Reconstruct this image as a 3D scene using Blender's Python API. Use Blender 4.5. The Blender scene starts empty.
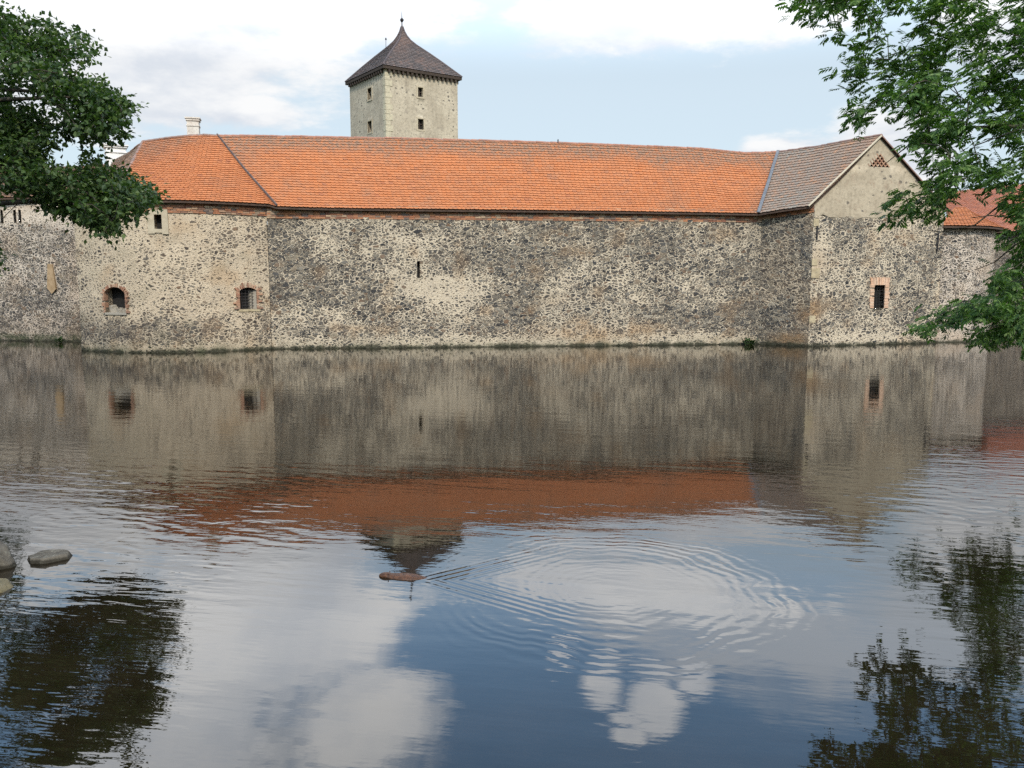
import bpy, bmesh, math, random
import numpy as np
from mathutils import Vector

random.seed(7)
rng = np.random.default_rng(11)
S = bpy.context.scene
COL = S.collection
PI = math.pi

# ------------------------------------------------------------------ camera, sky, sun, exposure
CAM_Z, FPX, HOR = 3.3, 829.0, 278.0
PITCH = math.atan((384 - HOR) / FPX)
cam_d = bpy.data.cameras.new('camera')
cam_d.sensor_width = 36.0
cam_d.lens = FPX / 1024 * 36.0
cam_d.clip_start = 0.05
cam_d.clip_end = 9000
cam = bpy.data.objects.new('camera', cam_d)
COL.objects.link(cam)
cam.location = (0, 0, CAM_Z)
cam.rotation_euler = (PI / 2 - PITCH, 0, 0)
S.camera = cam

SUN_H = np.array([0.17, -0.985]); SUN_H /= np.linalg.norm(SUN_H)
SUN_EL = math.radians(42)
SUN_V = Vector((SUN_H[0] * math.cos(SUN_EL), SUN_H[1] * math.cos(SUN_EL), math.sin(SUN_EL)))
sun_d = bpy.data.lights.new('sun', 'SUN')
sun_d.energy = 3.0
sun_d.angle = math.radians(1.5)
sun_d.color = (1.0, 0.94, 0.85)
sun = bpy.data.objects.new('sun', sun_d)
COL.objects.link(sun)
sun.rotation_euler = SUN_V.to_track_quat('Z', 'Y').to_euler()
sun.location = (30, -40, 60)

S.view_settings.view_transform = 'Standard'
S.view_settings.look = 'None'
S.view_settings.exposure = 0.2
S.view_settings.gamma = 1.0
S.view_settings.use_curve_mapping = False
S.cycles.use_denoising = False
S.cycles.max_bounces = 6
S.cycles.diffuse_bounces = 3
S.cycles.glossy_bounces = 3
S.cycles.transparent_max_bounces = 6
S.cycles.caustics_reflective = False
S.cycles.caustics_refractive = False


def ray(px, py):
    dx = (px - 512) / FPX
    dv = -(py - 384) / FPX
    return np.array([dx, math.cos(PITCH) + dv * math.sin(PITCH), -math.sin(PITCH) + dv * math.cos(PITCH)])


def at(px, py, Y):
    """a place in the world: Y metres ahead, seen at that spot of the photograph"""
    d = ray(px, py)
    t = Y / d[1]
    return np.array([d[0] * t, Y, CAM_Z + d[2] * t])


def gp(px, py, z=0.0):
    d = ray(px, py)
    t = (z - CAM_Z) / d[2]
    return np.array([d[0] * t, d[1] * t, z])


def project(P):
    P = np.asarray(P, float)
    x, y, z = P[..., 0], P[..., 1], P[..., 2] - CAM_Z
    dep = y * math.cos(PITCH) - z * math.sin(PITCH)
    up = y * math.sin(PITCH) + z * math.cos(PITCH)
    return 512 + FPX * x / dep, 384 - FPX * up / dep


# ------------------------------------------------------------------ node helper
class NT:
    def __init__(self, tree):
        self.t = tree
        self.L = tree.links

    def n(self, kind, **kw):
        nd = self.t.nodes.new(kind)
        for k, v in kw.items():
            if k.startswith('i_'):
                self.put(nd.inputs[int(k[2:])], v)
            else:
                setattr(nd, k, v)
        return nd

    def put(self, sock, v):
        if isinstance(v, bpy.types.NodeSocket):
            self.L.new(v, sock)
        else:
            sock.default_value = v

    def m(self, op, a, b=None, c=None, clamp=False):
        nd = self.t.nodes.new('ShaderNodeMath')
        nd.operation = op
        nd.use_clamp = clamp
        self.put(nd.inputs[0], a)
        if b is not None: self.put(nd.inputs[1], b)
        if c is not None: self.put(nd.inputs[2], c)
        return nd.outputs[0]

    def mix(self, f, a, b, blend='MIX'):
        nd = self.t.nodes.new('ShaderNodeMix')
        nd.data_type = 'RGBA'
        nd.blend_type = blend
        self.put(nd.inputs[0], f)
        self.put(nd.inputs[6], a if isinstance(a, bpy.types.NodeSocket) else (*a, 1))
        self.put(nd.inputs[7], b if isinstance(b, bpy.types.NodeSocket) else (*b, 1))
        return nd.outputs[2]

    def ss(self, x, lo, hi):
        nd = self.t.nodes.new('ShaderNodeMapRange')
        nd.interpolation_type = 'SMOOTHSTEP'
        self.put(nd.inputs[0], x)
        self.put(nd.inputs[1], lo)
        self.put(nd.inputs[2], hi)
        return nd.outputs[0]

    def noise(self, vec, scale, detail=4, rough=0.55, dist=0.0):
        nd = self.t.nodes.new('ShaderNodeTexNoise')
        nd.inputs['Scale'].default_value = scale
        nd.inputs['Detail'].default_value = detail
        nd.inputs['Roughness'].default_value = rough
        nd.inputs['Distortion'].default_value = dist
        if vec is not None: self.L.new(vec, nd.inputs['Vector'])
        return nd.outputs[0]

    def noisec(self, vec, scale, detail=2):
        nd = self.t.nodes.new('ShaderNodeTexNoise')
        nd.inputs['Scale'].default_value = scale
        nd.inputs['Detail'].default_value = detail
        self.L.new(vec, nd.inputs['Vector'])
        return nd.outputs[1]

    def v(self, op, a, b=None, sc=None):
        nd = self.t.nodes.new('ShaderNodeVectorMath')
        nd.operation = op
        self.put(nd.inputs[0], a)
        if b is not None: self.put(nd.inputs[1], b)
        if sc is not None: nd.inputs[3].default_value = sc
        return nd.outputs[1] if op in ('LENGTH', 'DISTANCE', 'DOT_PRODUCT') else nd.outputs[0]

    def ramp(self, f, stops, interp='LINEAR'):
        nd = self.t.nodes.new('ShaderNodeValToRGB')
        cr = nd.color_ramp
        cr.interpolation = interp
        while len(cr.elements) > 1: cr.elements.remove(cr.elements[-1])
        for i, (p, c) in enumerate(stops):
            e = cr.elements[0] if i == 0 else cr.elements.new(p)
            e.position = p
            e.color = (*c, 1) if len(c) == 3 else c
        self.L.new(f, nd.inputs[0])
        return nd.outputs[0]


def new_mat(name):
    m = bpy.data.materials.new(name)
    m.use_nodes = True
    m.node_tree.nodes.clear()
    g = NT(m.node_tree)
    out = g.n('ShaderNodeOutputMaterial')
    b = g.n('ShaderNodeBsdfPrincipled')
    g.L.new(b.outputs[0], out.inputs[0])
    return m, g, b


def bump(g, b, h, dist, strength=1.0):
    nd = g.n('ShaderNodeBump')
    nd.inputs['Strength'].default_value = strength
    nd.inputs['Distance'].default_value = dist
    g.L.new(h, nd.inputs['Height'])
    g.L.new(nd.outputs[0], b.inputs['Normal'])


# ------------------------------------------------------------------ world
w = bpy.data.worlds.new('World')
S.world = w
w.use_nodes = True
w.node_tree.nodes.clear()
g = NT(w.node_tree)
wo = g.n('ShaderNodeOutputWorld')
bg = g.n('ShaderNodeBackground')
SKY = 0.108
bg.inputs[1].default_value = SKY
g.L.new(bg.outputs[0], wo.inputs[0])
sky = g.n('ShaderNodeTexSky')
sky.sky_type = 'NISHITA'
sky.sun_disc = False
sky.sun_elevation = SUN_EL
sky.sun_rotation = math.atan2(SUN_H[0], SUN_H[1])
sky.altitude = 300
sky.air_density = 1.0
sky.dust_density = 0.6
sky.ozone_density = 2.0
D = g.n('ShaderNodeTexCoord').outputs['Generated']
sx = g.n('ShaderNodeSeparateXYZ', i_0=D)
az = g.m('ARCTAN2', sx.outputs[0], sx.outputs[1])
el = g.m('ARCSINE', g.m('MINIMUM', sx.outputs[2], 1.0))
pl = g.m('ADD', g.m('MAXIMUM', sx.outputs[2], 0.0), 0.22)
cp = g.n('ShaderNodeCombineXYZ', i_0=g.m('DIVIDE', sx.outputs[0], pl), i_1=g.m('DIVIDE', sx.outputs[1], pl), i_2=0.3).outputs[0]
n1 = g.noise(cp, 1.7, 8, 0.58, 0.3)
n2 = g.noise(cp, 5.5, 6, 0.6)
n3 = g.noise(g.v('ADD', cp, (7.3, 2.1, 0.0)), 2.4, 6, 0.55)
nw = g.m('ADD', g.m('MULTIPLY', g.m('SUBTRACT', n1, 0.5), 1.9), g.m('MULTIPLY', g.m('SUBTRACT', n2, 0.5), 1.3))


def skyang(px, py, refl=False):
    d = ray(px, py)
    d = d / np.linalg.norm(d)
    e = math.asin(d[2])
    return math.atan2(d[0], d[1]), (-e if refl else e)


def cloud_set(blobs):
    acc = None
    for px, py, refl, ra, re in blobs:
        a0, e0 = skyang(px, py, refl)
        da = g.m('DIVIDE', g.m('SUBTRACT', az, a0), ra)
        de = g.m('DIVIDE', g.m('SUBTRACT', el, e0), re)
        q = g.m('SUBTRACT', 1.0, g.m('SQRT', g.m('ADD', g.m('MULTIPLY', da, da), g.m('MULTIPLY', de, de))))
        acc = q if acc is None else g.m('MAXIMUM', acc, q)
    return acc


bright = cloud_set([
    (90, 60, False, 0.42, 0.085), (320, 5, False, 0.22, 0.06), (250, 110, False, 0.12, 0.035),
    (650, 25, False, 0.22, 0.045), (775, 150, False, 0.06, 0.022), (905, 150, False, 0.08, 0.06),
    (60, 520, True, 0.25, 0.09), (290, 640, True, 0.17, 0.17), (360, 720, True, 0.13, 0.10), (600, 690, True, 0.045, 0.035), (655, 702, True, 0.05, 0.04), (695, 685, True, 0.04, 0.022), (628, 726, True, 0.035, 0.022), (560, 668, True, 0.03, 0.012), (985, 515, True, 0.09, 0.06),
    (610, 582, True, 0.30, 0.055), (170, 740, True, 0.2, 0.09), ])
grey = cloud_set([(940, 640, True, 0.2, 0.09), (800, 640, True, 0.24, 0.075), (630, 610, True, 0.22, 0.07), (250, 740, True, 0.22, 0.06), (180, 40, False, 0.2, 0.03), (720, 660, True, 0.15, 0.06)])
mb = g.ss(g.m('ADD', bright, nw), 0.02, 0.5)
mg = g.ss(g.m('ADD', grey, nw), 0.05, 0.75)
# loose clouds all round the rest of the sky
behind = g.ss(g.m('ABSOLUTE', az), 0.75, 1.2)
over = g.ss(el, 0.62, 0.9)
rest = g.m('MULTIPLY', g.m('MAXIMUM', behind, over), g.ss(n1, 0.50, 0.66))
veil = g.ss(el, 0.47, 0.20)
haze_col = g.mix(g.m('MULTIPLY', veil, 0.85), g.mix(1.0, sky.outputs[0], (1.12, 1.22, 1.12), 'MULTIPLY'), (5.7, 6.6, 7.3))
mb = g.m('MAXIMUM', mb, rest)
c_br = g.mix(g.ss(g.m('ADD', g.m('MULTIPLY', n3, 1.0), g.m('MULTIPLY', nw, 0.35)), 0.34, 0.66), (5.7, 6.1, 6.7), (7.8, 7.85, 7.9))
c_gr = (4.6, 4.9, 5.3)
colr = g.mix(g.m('MULTIPLY', mg, 0.8), haze_col, c_gr)
colr = g.mix(mb, colr, c_br)
# gain added to the sky above the haze layer, to brighten its reflection in the water
colr = g.v('SCALE', colr)
gain = g.m('ADD', 1.0, g.m('MULTIPLY', g.ss(el, 0.22, 0.44), 2.3))
g.L.new(gain, colr.node.inputs[3])
g.L.new(colr, bg.inputs[0])


# ------------------------------------------------------------------ numpy noise
def _hash(ix, iy, seed):
    h = (ix.astype(np.int64) * 374761393 + iy.astype(np.int64) * 668265263 + seed * 1442695041) & 0xFFFFFFFF
    h = ((h ^ (h >> 13)) * 1274126177) & 0xFFFFFFFF
    return ((h ^ (h >> 16)) & 0xFFFF) / 65535.0


def vnoise(x, y, seed=0):
    x = np.asarray(x, float); y = np.asarray(y, float)
    ix, iy = np.floor(x), np.floor(y)
    fx, fy = x - ix, y - iy
    fx = fx * fx * (3 - 2 * fx); fy = fy * fy * (3 - 2 * fy)
    a = _hash(ix, iy, seed); b = _hash(ix + 1, iy, seed); c = _hash(ix, iy + 1, seed); d = _hash(ix + 1, iy + 1, seed)
    return (a * (1 - fx) + b * fx) * (1 - fy) + (c * (1 - fx) + d * fx) * fy


def fbm(x, y, seed=0, oct=4):
    s, a, t = 0, 0.5, 0
    for i in range(oct):
        s = s + a * vnoise(np.asarray(x) * 2 ** i, np.asarray(y) * 2 ** i, seed + i * 17)
        t += a; a *= 0.5
    return s / t


def sstep(x, lo, hi):
    t = np.clip((x - lo) / (hi - lo), 0, 1)
    return t * t * (3 - 2 * t)


# ------------------------------------------------------------------ object helpers
def link(name, me, mat, parent=None, smooth=False):
    o = bpy.data.objects.new(name, me)
    COL.objects.link(o)
    if mat:
        for mm in (mat if isinstance(mat, (list, tuple)) else [mat]): me.materials.append(mm)
    if parent: o.parent = parent
    if smooth:
        me.polygons.foreach_set('use_smooth', [True] * len(me.polygons))
    return o


def mesh(name, verts, faces, mat, parent=None, smooth=False, uv=None, attr=None, loc=None):
    """verts are in world metres; parent Empties sit at loc so the mesh is shifted back"""
    verts = np.asarray(verts, float)
    if parent is not None:
        p = parent
        off = np.zeros(3)
        while p is not None:
            off += np.array(p.location); p = p.parent
        verts = verts - off
    me = bpy.data.meshes.new(name)
    me.from_pydata(verts.tolist(), [], faces)
    if uv is not None:
        lay = me.uv_layers.new(name='UVMap')
        vi = np.empty(len(me.loops), int)
        me.loops.foreach_get('vertex_index', vi)
        lay.data.foreach_set('uv', np.asarray(uv, float)[vi].ravel())
    if attr is not None:
        for k, a in attr.items():
            ca = me.color_attributes.new(k, 'FLOAT_COLOR', 'POINT')
            ca.data.foreach_set('color', np.asarray(a, float).ravel())
    return link(name, me, mat, parent, smooth)


def tag(o, label=None, cat=None, group=None, kind=None):
    if label: o['label'] = label
    if cat: o['category'] = cat
    if group: o['group'] = group
    if kind: o['kind'] = kind
    return o


def thing(name, label, cat, loc, group=None):
    o = bpy.data.objects.new(name, None)
    o.empty_display_size = 0.3
    COL.objects.link(o)
    o.location = tuple(loc)
    return tag(o, label, cat, group)


class MB:
    """collects boxes, tubes and sheets; build() links them as one mesh"""
    def __init__(self):
        self.v, self.f, self.uv = [], [], []

    def add(self, vs, fs):
        o = len(self.v)
        self.v += [tuple(map(float, p)) for p in vs]
        self.f += [tuple(i + o for i in f) for f in fs]

    def obox(self, c, ax, ay, az_, chamfer=0.0):
        """oriented box: centre and three half-axis vectors"""
        c, ax, ay, az_ = map(np.asarray, (c, ax, ay, az_))
        vs = [c + sx * ax + sy * ay + sz * az_ for sz in (-1, 1) for sy in (-1, 1) for sx in (-1, 1)]
        self.add(vs, [(0, 2, 3, 1), (4, 5, 7, 6), (0, 1, 5, 4), (2, 6, 7, 3), (0, 4, 6, 2), (1, 3, 7, 5)])

    def tube(self, pts, radii, sides=6, cap=True):
        pts = [np.asarray(p, float) for p in pts]
        rings = []
        ref = np.array([0.13, 0.21, 0.97])
        for i, p in enumerate(pts):
            d = pts[min(i + 1, len(pts) - 1)] - pts[max(i - 1, 0)]
            d = d / (np.linalg.norm(d) + 1e-9)
            a = np.cross(d, ref if abs(d @ ref) < 0.95 else np.array([1.0, 0, 0]))
            a /= np.linalg.norm(a); b = np.cross(d, a)
            rings.append([p + radii[i] * (math.cos(2 * PI * k / sides) * a + math.sin(2 * PI * k / sides) * b) for k in range(sides)])
        vs = [q for r in rings for q in r]
        fs = []
        for i in range(len(pts) - 1):
            for k in range(sides):
                k2 = (k + 1) % sides
                fs.append((i * sides + k, i * sides + k2, (i + 1) * sides + k2, (i + 1) * sides + k))
        if cap:
            fs.append(tuple(range(sides))[::-1])
            fs.append(tuple((len(pts) - 1) * sides + k for k in range(sides)))
        self.add(vs, fs)

    def build(self, name, mat, parent=None, smooth=False):
        return mesh(name, self.v, self.f, mat, parent, smooth)


# ------------------------------------------------------------------ materials
def uvnode(g):
    return g.n('ShaderNodeUVMap').outputs[0]


def stone_mat(name, sx_=3.9, sy_=6.8, mort=(0.58, 0.49, 0.36), tint=(1, 1, 1)):
    m, g, b = new_mat(name)
    uv = uvnode(g)
    at_ = g.n('ShaderNodeVertexColor'); at_.layer_name = 'wear_tone'
    sp = g.n('ShaderNodeSeparateColor', i_0=at_.outputs[0])
    cover, dark, moss = sp.outputs[0], sp.outputs[1], sp.outputs[2]  # dark: stains, plus the shade painted on the east range wall
    warm = at_.outputs[1]
    wv = g.v('ADD', uv, g.v('SCALE', g.v('SUBTRACT', g.noisec(uv, 2.2, 3), (0.5, 0.5, 0.5)), sc=0.22))
    wv = g.v('ADD', wv, g.v('SCALE', g.v('SUBTRACT', g.noisec(uv, 9.0, 2), (0.5, 0.5, 0.5)), sc=0.07))
    def cells(kx, ky):
        pv = g.v('MULTIPLY', wv, (sx_ * kx, sy_ * ky, 1))
        v1 = g.n('ShaderNodeTexVoronoi', voronoi_dimensions='2D', feature='F1')
        v2 = g.n('ShaderNodeTexVoronoi', voronoi_dimensions='2D', feature='DISTANCE_TO_EDGE')
        for v in (v1, v2):
            v.inputs['Scale'].default_value = 1; v.inputs['Randomness'].default_value = 1.0
            g.L.new(pv, v.inputs['Vector'])
        return v1.outputs['Color'], v2.outputs['Distance']
    ca, da = cells(1.0, 1.0)
    cb, db = cells(1.75, 1.65)
    which = g.ss(g.noise(g.v('MULTIPLY', uv, (1, 1.6, 1)), 1.9, 4, 0.65), 0.485, 0.515)
    cc = g.mix(which, ca, cb)
    dist_e = g.m('ADD', g.m('MULTIPLY', da, g.m('SUBTRACT', 1.0, which)), g.m('MULTIPLY', db, which))
    cs = g.n('ShaderNodeSeparateColor', i_0=cc)
    r1, r2, r3 = cs.outputs[0], cs.outputs[1], cs.outputs[2]
    nf = g.noise(uv, 14, 4, 0.6)
    # how much mortar hides each stone
    th = g.m('ADD', g.m('MULTIPLY', cover, 0.34), 0.015)
    th = g.m('ADD', th, g.m('MULTIPLY', g.m('SUBTRACT', r2, 0.5), 0.26))
    th = g.m('MAXIMUM', th, 0.04)
    edge = g.m('ADD', dist_e, g.m('MULTIPLY', g.m('SUBTRACT', nf, 0.5), 0.34))
    stone = g.ss(g.m('SUBTRACT', edge, th), -0.015, 0.05)
    scol = g.ramp(r1, [(0.0, (0.032, 0.031, 0.031)), (0.18, (0.058, 0.055, 0.052)), (0.34, (0.105, 0.094, 0.080)), (0.46, (0.090, 0.070, 0.054)),
                       (0.56, (0.20, 0.175, 0.135)), (0.66, (0.070, 0.069, 0.068)), (0.78, (0.27, 0.225, 0.16)), (0.86, (0.15, 0.092, 0.058)), (0.93, (0.33, 0.285, 0.215)), (1.0, (0.13, 0.12, 0.105))])
    scol = g.mix(0.75, scol, g.mix(nf, (0.35, 0.35, 0.35), (1.6, 1.6, 1.6)), 'MULTIPLY')
    nm = g.noise(uv, 1.3, 5, 0.6)
    mcol = g.mix(g.ss(nm, 0.3, 0.7), (mort[0] * 0.80, mort[1] * 0.80, mort[2] * 0.82), mort)
    mcol = g.mix(g.ss(g.noise(uv, 22, 3, 0.6), 0.35, 0.75), mcol, (mort[0] * 0.74, mort[1] * 0.70, mort[2] * 0.64))
    col = g.mix(stone, mcol, scol)
    col = g.mix(g.m('MULTIPLY', warm, g.m('SUBTRACT', 1.0, g.m('MULTIPLY', stone, 0.5))), col, (0.36, 0.22, 0.11))
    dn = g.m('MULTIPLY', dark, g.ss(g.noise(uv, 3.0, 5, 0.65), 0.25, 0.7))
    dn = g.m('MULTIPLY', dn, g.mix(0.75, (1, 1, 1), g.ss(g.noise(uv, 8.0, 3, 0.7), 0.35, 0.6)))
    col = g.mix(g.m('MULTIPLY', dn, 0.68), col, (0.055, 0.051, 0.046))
    grit = g.noise(uv, 34, 3, 0.75)
    col = g.mix(0.8, col, g.mix(g.ss(grit, 0.25, 0.75), (0.5, 0.5, 0.5), (1.45, 1.42, 1.38)), 'MULTIPLY')
    mo = g.m('MULTIPLY', moss, g.ss(g.noise(uv, 2.5, 5, 0.7), 0.3, 0.62))
    col = g.mix(mo, col, (0.055, 0.062, 0.030))
    hz = g.n('ShaderNodeSeparateXYZ', i_0=uv).outputs[1]
    tide = g.ss(g.m('ADD', hz, g.m('MULTIPLY', g.m('SUBTRACT', g.noise(uv, 1.3, 5, 0.7), 0.5), 0.7)), 0.16, 0.03)
    col = g.mix(g.m('MULTIPLY', tide, 0.85), col, (0.030, 0.030, 0.018))
    g.L.new(col, b.inputs['Base Color'])
    b.inputs['Roughness'].default_value = 0.9
    b.inputs['Specular IOR Level'].default_value = 0.2
    h = g.m('ADD', g.m('MULTIPLY', stone, g.m('ADD', 0.5, r3)), g.m('MULTIPLY', nf, 0.5))
    bump(g, b, h, 0.09, 0.9)
    return m


M = {}
M['stone'] = stone_mat('rubble_stone')
M['stone_small'] = stone_mat('rubble_stone_small', 4.4, 7.2, (0.60, 0.51, 0.41))


def plaster_mat(name, c1, c2, holes=0.0, spots=None):
    m, g, b = new_mat(name)
    uv = uvnode(g)
    n1 = g.noise(uv, 0.6, 6, 0.65)
    n2 = g.noise(uv, 5.0, 5, 0.65)
    col = g.mix(g.ss(n1, 0.3, 0.7), c1, c2)
    col = g.mix(g.m('MULTIPLY', g.ss(n2, 0.42, 0.72), 0.6), col, tuple(0.6 * x for x in c1))
    if holes:
        v = g.n('ShaderNodeTexVoronoi', voronoi_dimensions='2D', feature='F1')
        v.inputs['Scale'].default_value = holes
        g.L.new(g.v('ADD', g.v('MULTIPLY', uv, (1, 1.25, 1)), g.v('SCALE', g.noisec(uv, 6, 3), sc=0.16)), v.inputs['Vector'])
        cs = g.n('ShaderNodeSeparateColor', i_0=v.outputs['Color'])
        rad = g.m('MULTIPLY', g.m('MULTIPLY', cs.outputs[0], g.ss(n1, 0.35, 0.75)), 0.42)
        hm = g.ss(g.m('SUBTRACT', rad, v.outputs['Distance']), -0.02, 0.07)
        col = g.mix(g.m('MULTIPLY', hm, 0.85), col, (0.10, 0.085, 0.07))
    if spots:
        col = g.mix(g.m('MULTIPLY', g.ss(g.noise(uv, 1.6, 6, 0.7), 0.54, 0.68), 0.65), col, spots)
    st = g.noise(g.v('MULTIPLY', uv, (2.5, 0.25, 1)), 1.4, 5, 0.6)
    col = g.mix(g.m('MULTIPLY', g.ss(st, 0.5, 0.75), 0.35), col, tuple(0.45 * x for x in c1))
    g.L.new(col, b.inputs['Base Color'])
    b.inputs['Roughness'].default_value = 0.92
    b.inputs['Specular IOR Level'].default_value = 0.15
    bump(g, b, n2, 0.03, 0.7)
    return m


M['plaster'] = plaster_mat('old_plaster', (0.34, 0.275, 0.19), (0.43, 0.355, 0.25), 2.0, (0.30, 0.22, 0.15))
M['tower_plaster'] = plaster_mat('tower_plaster', (0.36, 0.30, 0.215), (0.50, 0.425, 0.31), 2.1, (0.23, 0.19, 0.145))
M['quoin'] = plaster_mat('yellow_quoin', (0.44, 0.385, 0.27), (0.52, 0.45, 0.31))
M['cream'] = plaster_mat('cream_render', (0.50, 0.42, 0.30), (0.58, 0.50, 0.37))
M['white_rubble'] = plaster_mat('white_rubble', (0.26, 0.225, 0.175), (0.38, 0.335, 0.265))


def geo_noise_mat(name, c1, c2, scale=6.0, rough=0.85, bd=0.02, c3=None, spec=0.25, wet=0.0):
    m, g, b = new_mat(name)
    p = g.n('ShaderNodeTexCoord').outputs['Object']
    n = g.noise(p, scale, 6, 0.65)
    col = g.mix(g.ss(n, 0.32, 0.68), c1, c2)
    if c3:
        col = g.mix(g.ss(g.noise(p, scale * 2.7, 4, 0.6), 0.55, 0.68), col, c3)
    if wet:
        zz = g.n('ShaderNodeSeparateXYZ', i_0=g.n('ShaderNodeNewGeometry').outputs['Position']).outputs[2]
        col = g.mix(g.m('MULTIPLY', g.ss(g.m('ADD', zz, g.m('MULTIPLY', g.m('SUBTRACT', n, 0.5), 0.05)), wet, wet * 0.5), 0.8), col, (0.018, 0.015, 0.009))
    g.L.new(col, b.inputs['Base Color'])
    b.inputs['Roughness'].default_value = rough
    b.inputs['Specular IOR Level'].default_value = spec
    bump(g, b, n, bd, 0.8)
    return m


def brick_mat(name, cols):
    m, g, b = new_mat(name)
    p = g.n('ShaderNodeTexCoord').outputs['Object']
    ri = g.n('ShaderNodeNewGeometry').outputs['Random Per Island']
    n = g.noise(p, 9, 5, 0.65)
    col = g.ramp(ri, [(i / (len(cols) - 1), c) for i, c in enumerate(cols)])
    col = g.mix(0.7, col, g.mix(n, (0.4, 0.4, 0.4), (1.6, 1.6, 1.6)), 'MULTIPLY')
    g.L.new(col, b.inputs['Base Color'])
    b.inputs['Roughness'].default_value = 0.9
    b.inputs['Specular IOR Level'].default_value = 0.2
    bump(g, b, n, 0.02, 0.6)
    return m


M['brick'] = brick_mat('worn_brick', [(0.28, 0.13, 0.08), (0.36, 0.21, 0.13), (0.20, 0.10, 0.065), (0.44, 0.33, 0.23), (0.33, 0.17, 0.10)])
M['brick_pale'] = brick_mat('pale_brick', [(0.52, 0.32, 0.20), (0.56, 0.38, 0.26), (0.48, 0.27, 0.16), (0.50, 0.36, 0.25)])
M['cornice'] = brick_mat('cornice_brick', [(0.30, 0.12, 0.065), (0.38, 0.18, 0.09), (0.20, 0.09, 0.06), (0.42, 0.29, 0.18), (0.13, 0.10, 0.085), (0.40, 0.17, 0.08)])


def tile_mat(name, stops, grey, grey_amt=1.0):
    m, g, b = new_mat(name)
    at_ = g.n('ShaderNodeVertexColor'); at_.layer_name = 'wear_tone'
    sp = g.n('ShaderNodeSeparateColor', i_0=at_.outputs[0])
    p = g.n('ShaderNodeTexCoord').outputs['Object']
    n = g.noise(p, 3.0, 5, 0.65)
    col = g.ramp(sp.outputs[0], stops)
    col = g.mix(0.4, col, g.mix(n, (0.6, 0.6, 0.6), (1.4, 1.4, 1.4)), 'MULTIPLY')
    gm = g.m('MULTIPLY', g.m('MULTIPLY', sp.outputs[1], grey_amt), g.ss(g.noise(p, 5.0, 4, 0.7), 0.28, 0.62), clamp=True)
    col = g.mix(gm, col, grey)
    g.L.new(col, b.inputs['Base Color'])
    b.inputs['Roughness'].default_value = 0.85
    b.inputs['Specular IOR Level'].default_value = 0.25
    bump(g, b, g.noise(p, 25, 3, 0.6), 0.006, 0.6)
    return m


M['tile'] = tile_mat('orange_tile', [(0, (0.42, 0.137, 0.046)), (0.3, (0.435, 0.146, 0.050)), (0.6, (0.445, 0.152, 0.053)), (0.92, (0.46, 0.165, 0.062)), (1, (0.35, 0.12, 0.05))], (0.225, 0.135, 0.085))
M['tile_old'] = tile_mat('old_tile', [(0, (0.26, 0.15, 0.095)), (0.4, (0.32, 0.18, 0.105)), (0.7, (0.24, 0.165, 0.115)), (1, (0.40, 0.19, 0.09))], (0.235, 0.205, 0.165))
M['tile_red'] = tile_mat('red_tile', [(0, (0.36, 0.12, 0.06)), (0.5, (0.42, 0.15, 0.08)), (1, (0.32, 0.12, 0.075))], (0.24, 0.16, 0.13))
M['tile_tower'] = tile_mat('tower_tile', [(0, (0.070, 0.060, 0.056)), (0.5, (0.095, 0.080, 0.073)), (0.85, (0.115, 0.092, 0.082)), (1, (0.15, 0.10, 0.08))], (0.19, 0.115, 0.085), 0.7)
M['frame_stone'] = geo_noise_mat('frame_stone', (0.36, 0.295, 0.20), (0.44, 0.37, 0.26), 4, 0.9, 0.01)
M['sandstone'] = geo_noise_mat('sandstone', (0.30, 0.235, 0.14), (0.42, 0.34, 0.21), 4, 0.9, 0.02, (0.22, 0.18, 0.13))
M['underlay'] = geo_noise_mat('roof_boards', (0.05, 0.032, 0.022), (0.08, 0.05, 0.035), 4)
M['timber'] = geo_noise_mat('dark_timber', (0.035, 0.025, 0.018), (0.06, 0.042, 0.03), 8)
M['iron'] = geo_noise_mat('black_iron', (0.02, 0.02, 0.022), (0.045, 0.035, 0.03), 20, 0.6, 0.004)
M['hollow'] = geo_noise_mat('dark_room', (0.012, 0.011, 0.010), (0.02, 0.018, 0.016), 2, 0.9)
M['lead'] = geo_noise_mat('lead_sheet', (0.10, 0.105, 0.115), (0.17, 0.175, 0.18), 5, 0.85, 0.004)
M['verge'] = geo_noise_mat('dark_verge', (0.07, 0.055, 0.05), (0.15, 0.11, 0.09), 6, 0.85)
M['ridge'] = geo_noise_mat('ridge_tile', (0.26, 0.125, 0.085), (0.36, 0.17, 0.11), 3, 0.85, 0.01, (0.20, 0.165, 0.145))
M['ridge_old'] = geo_noise_mat('old_ridge_tile', (0.19, 0.125, 0.10), (0.27, 0.16, 0.12), 3, 0.85, 0.01, (0.20, 0.18, 0.165))
M['ridge_tower'] = geo_noise_mat('tower_hip_tile', (0.075, 0.06, 0.058), (0.11, 0.085, 0.08), 3, 0.85, 0.01)
M['chimney'] = geo_noise_mat('chimney_render', (0.50, 0.43, 0.36), (0.60, 0.54, 0.46), 3.5, 0.9, 0.02, (0.38, 0.30, 0.24))
M['chimney_white'] = geo_noise_mat('white_chimney', (0.62, 0.59, 0.54), (0.72, 0.69, 0.64), 3.0, 0.9, 0.015)
M['rock'] = geo_noise_mat('shore_rock', (0.062, 0.052, 0.039), (0.12, 0.103, 0.078), 7, 0.9, 0.04, (0.17, 0.155, 0.115), 0.15, 0.05)
M['rock_wet'] = geo_noise_mat('wet_rock', (0.075, 0.06, 0.03), (0.14, 0.11, 0.055), 8, 0.45, 0.02)
M['fur'] = geo_noise_mat('wet_brown_fur', (0.04, 0.018, 0.009), (0.10, 0.042, 0.018), 28, 0.5, 0.01)
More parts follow.
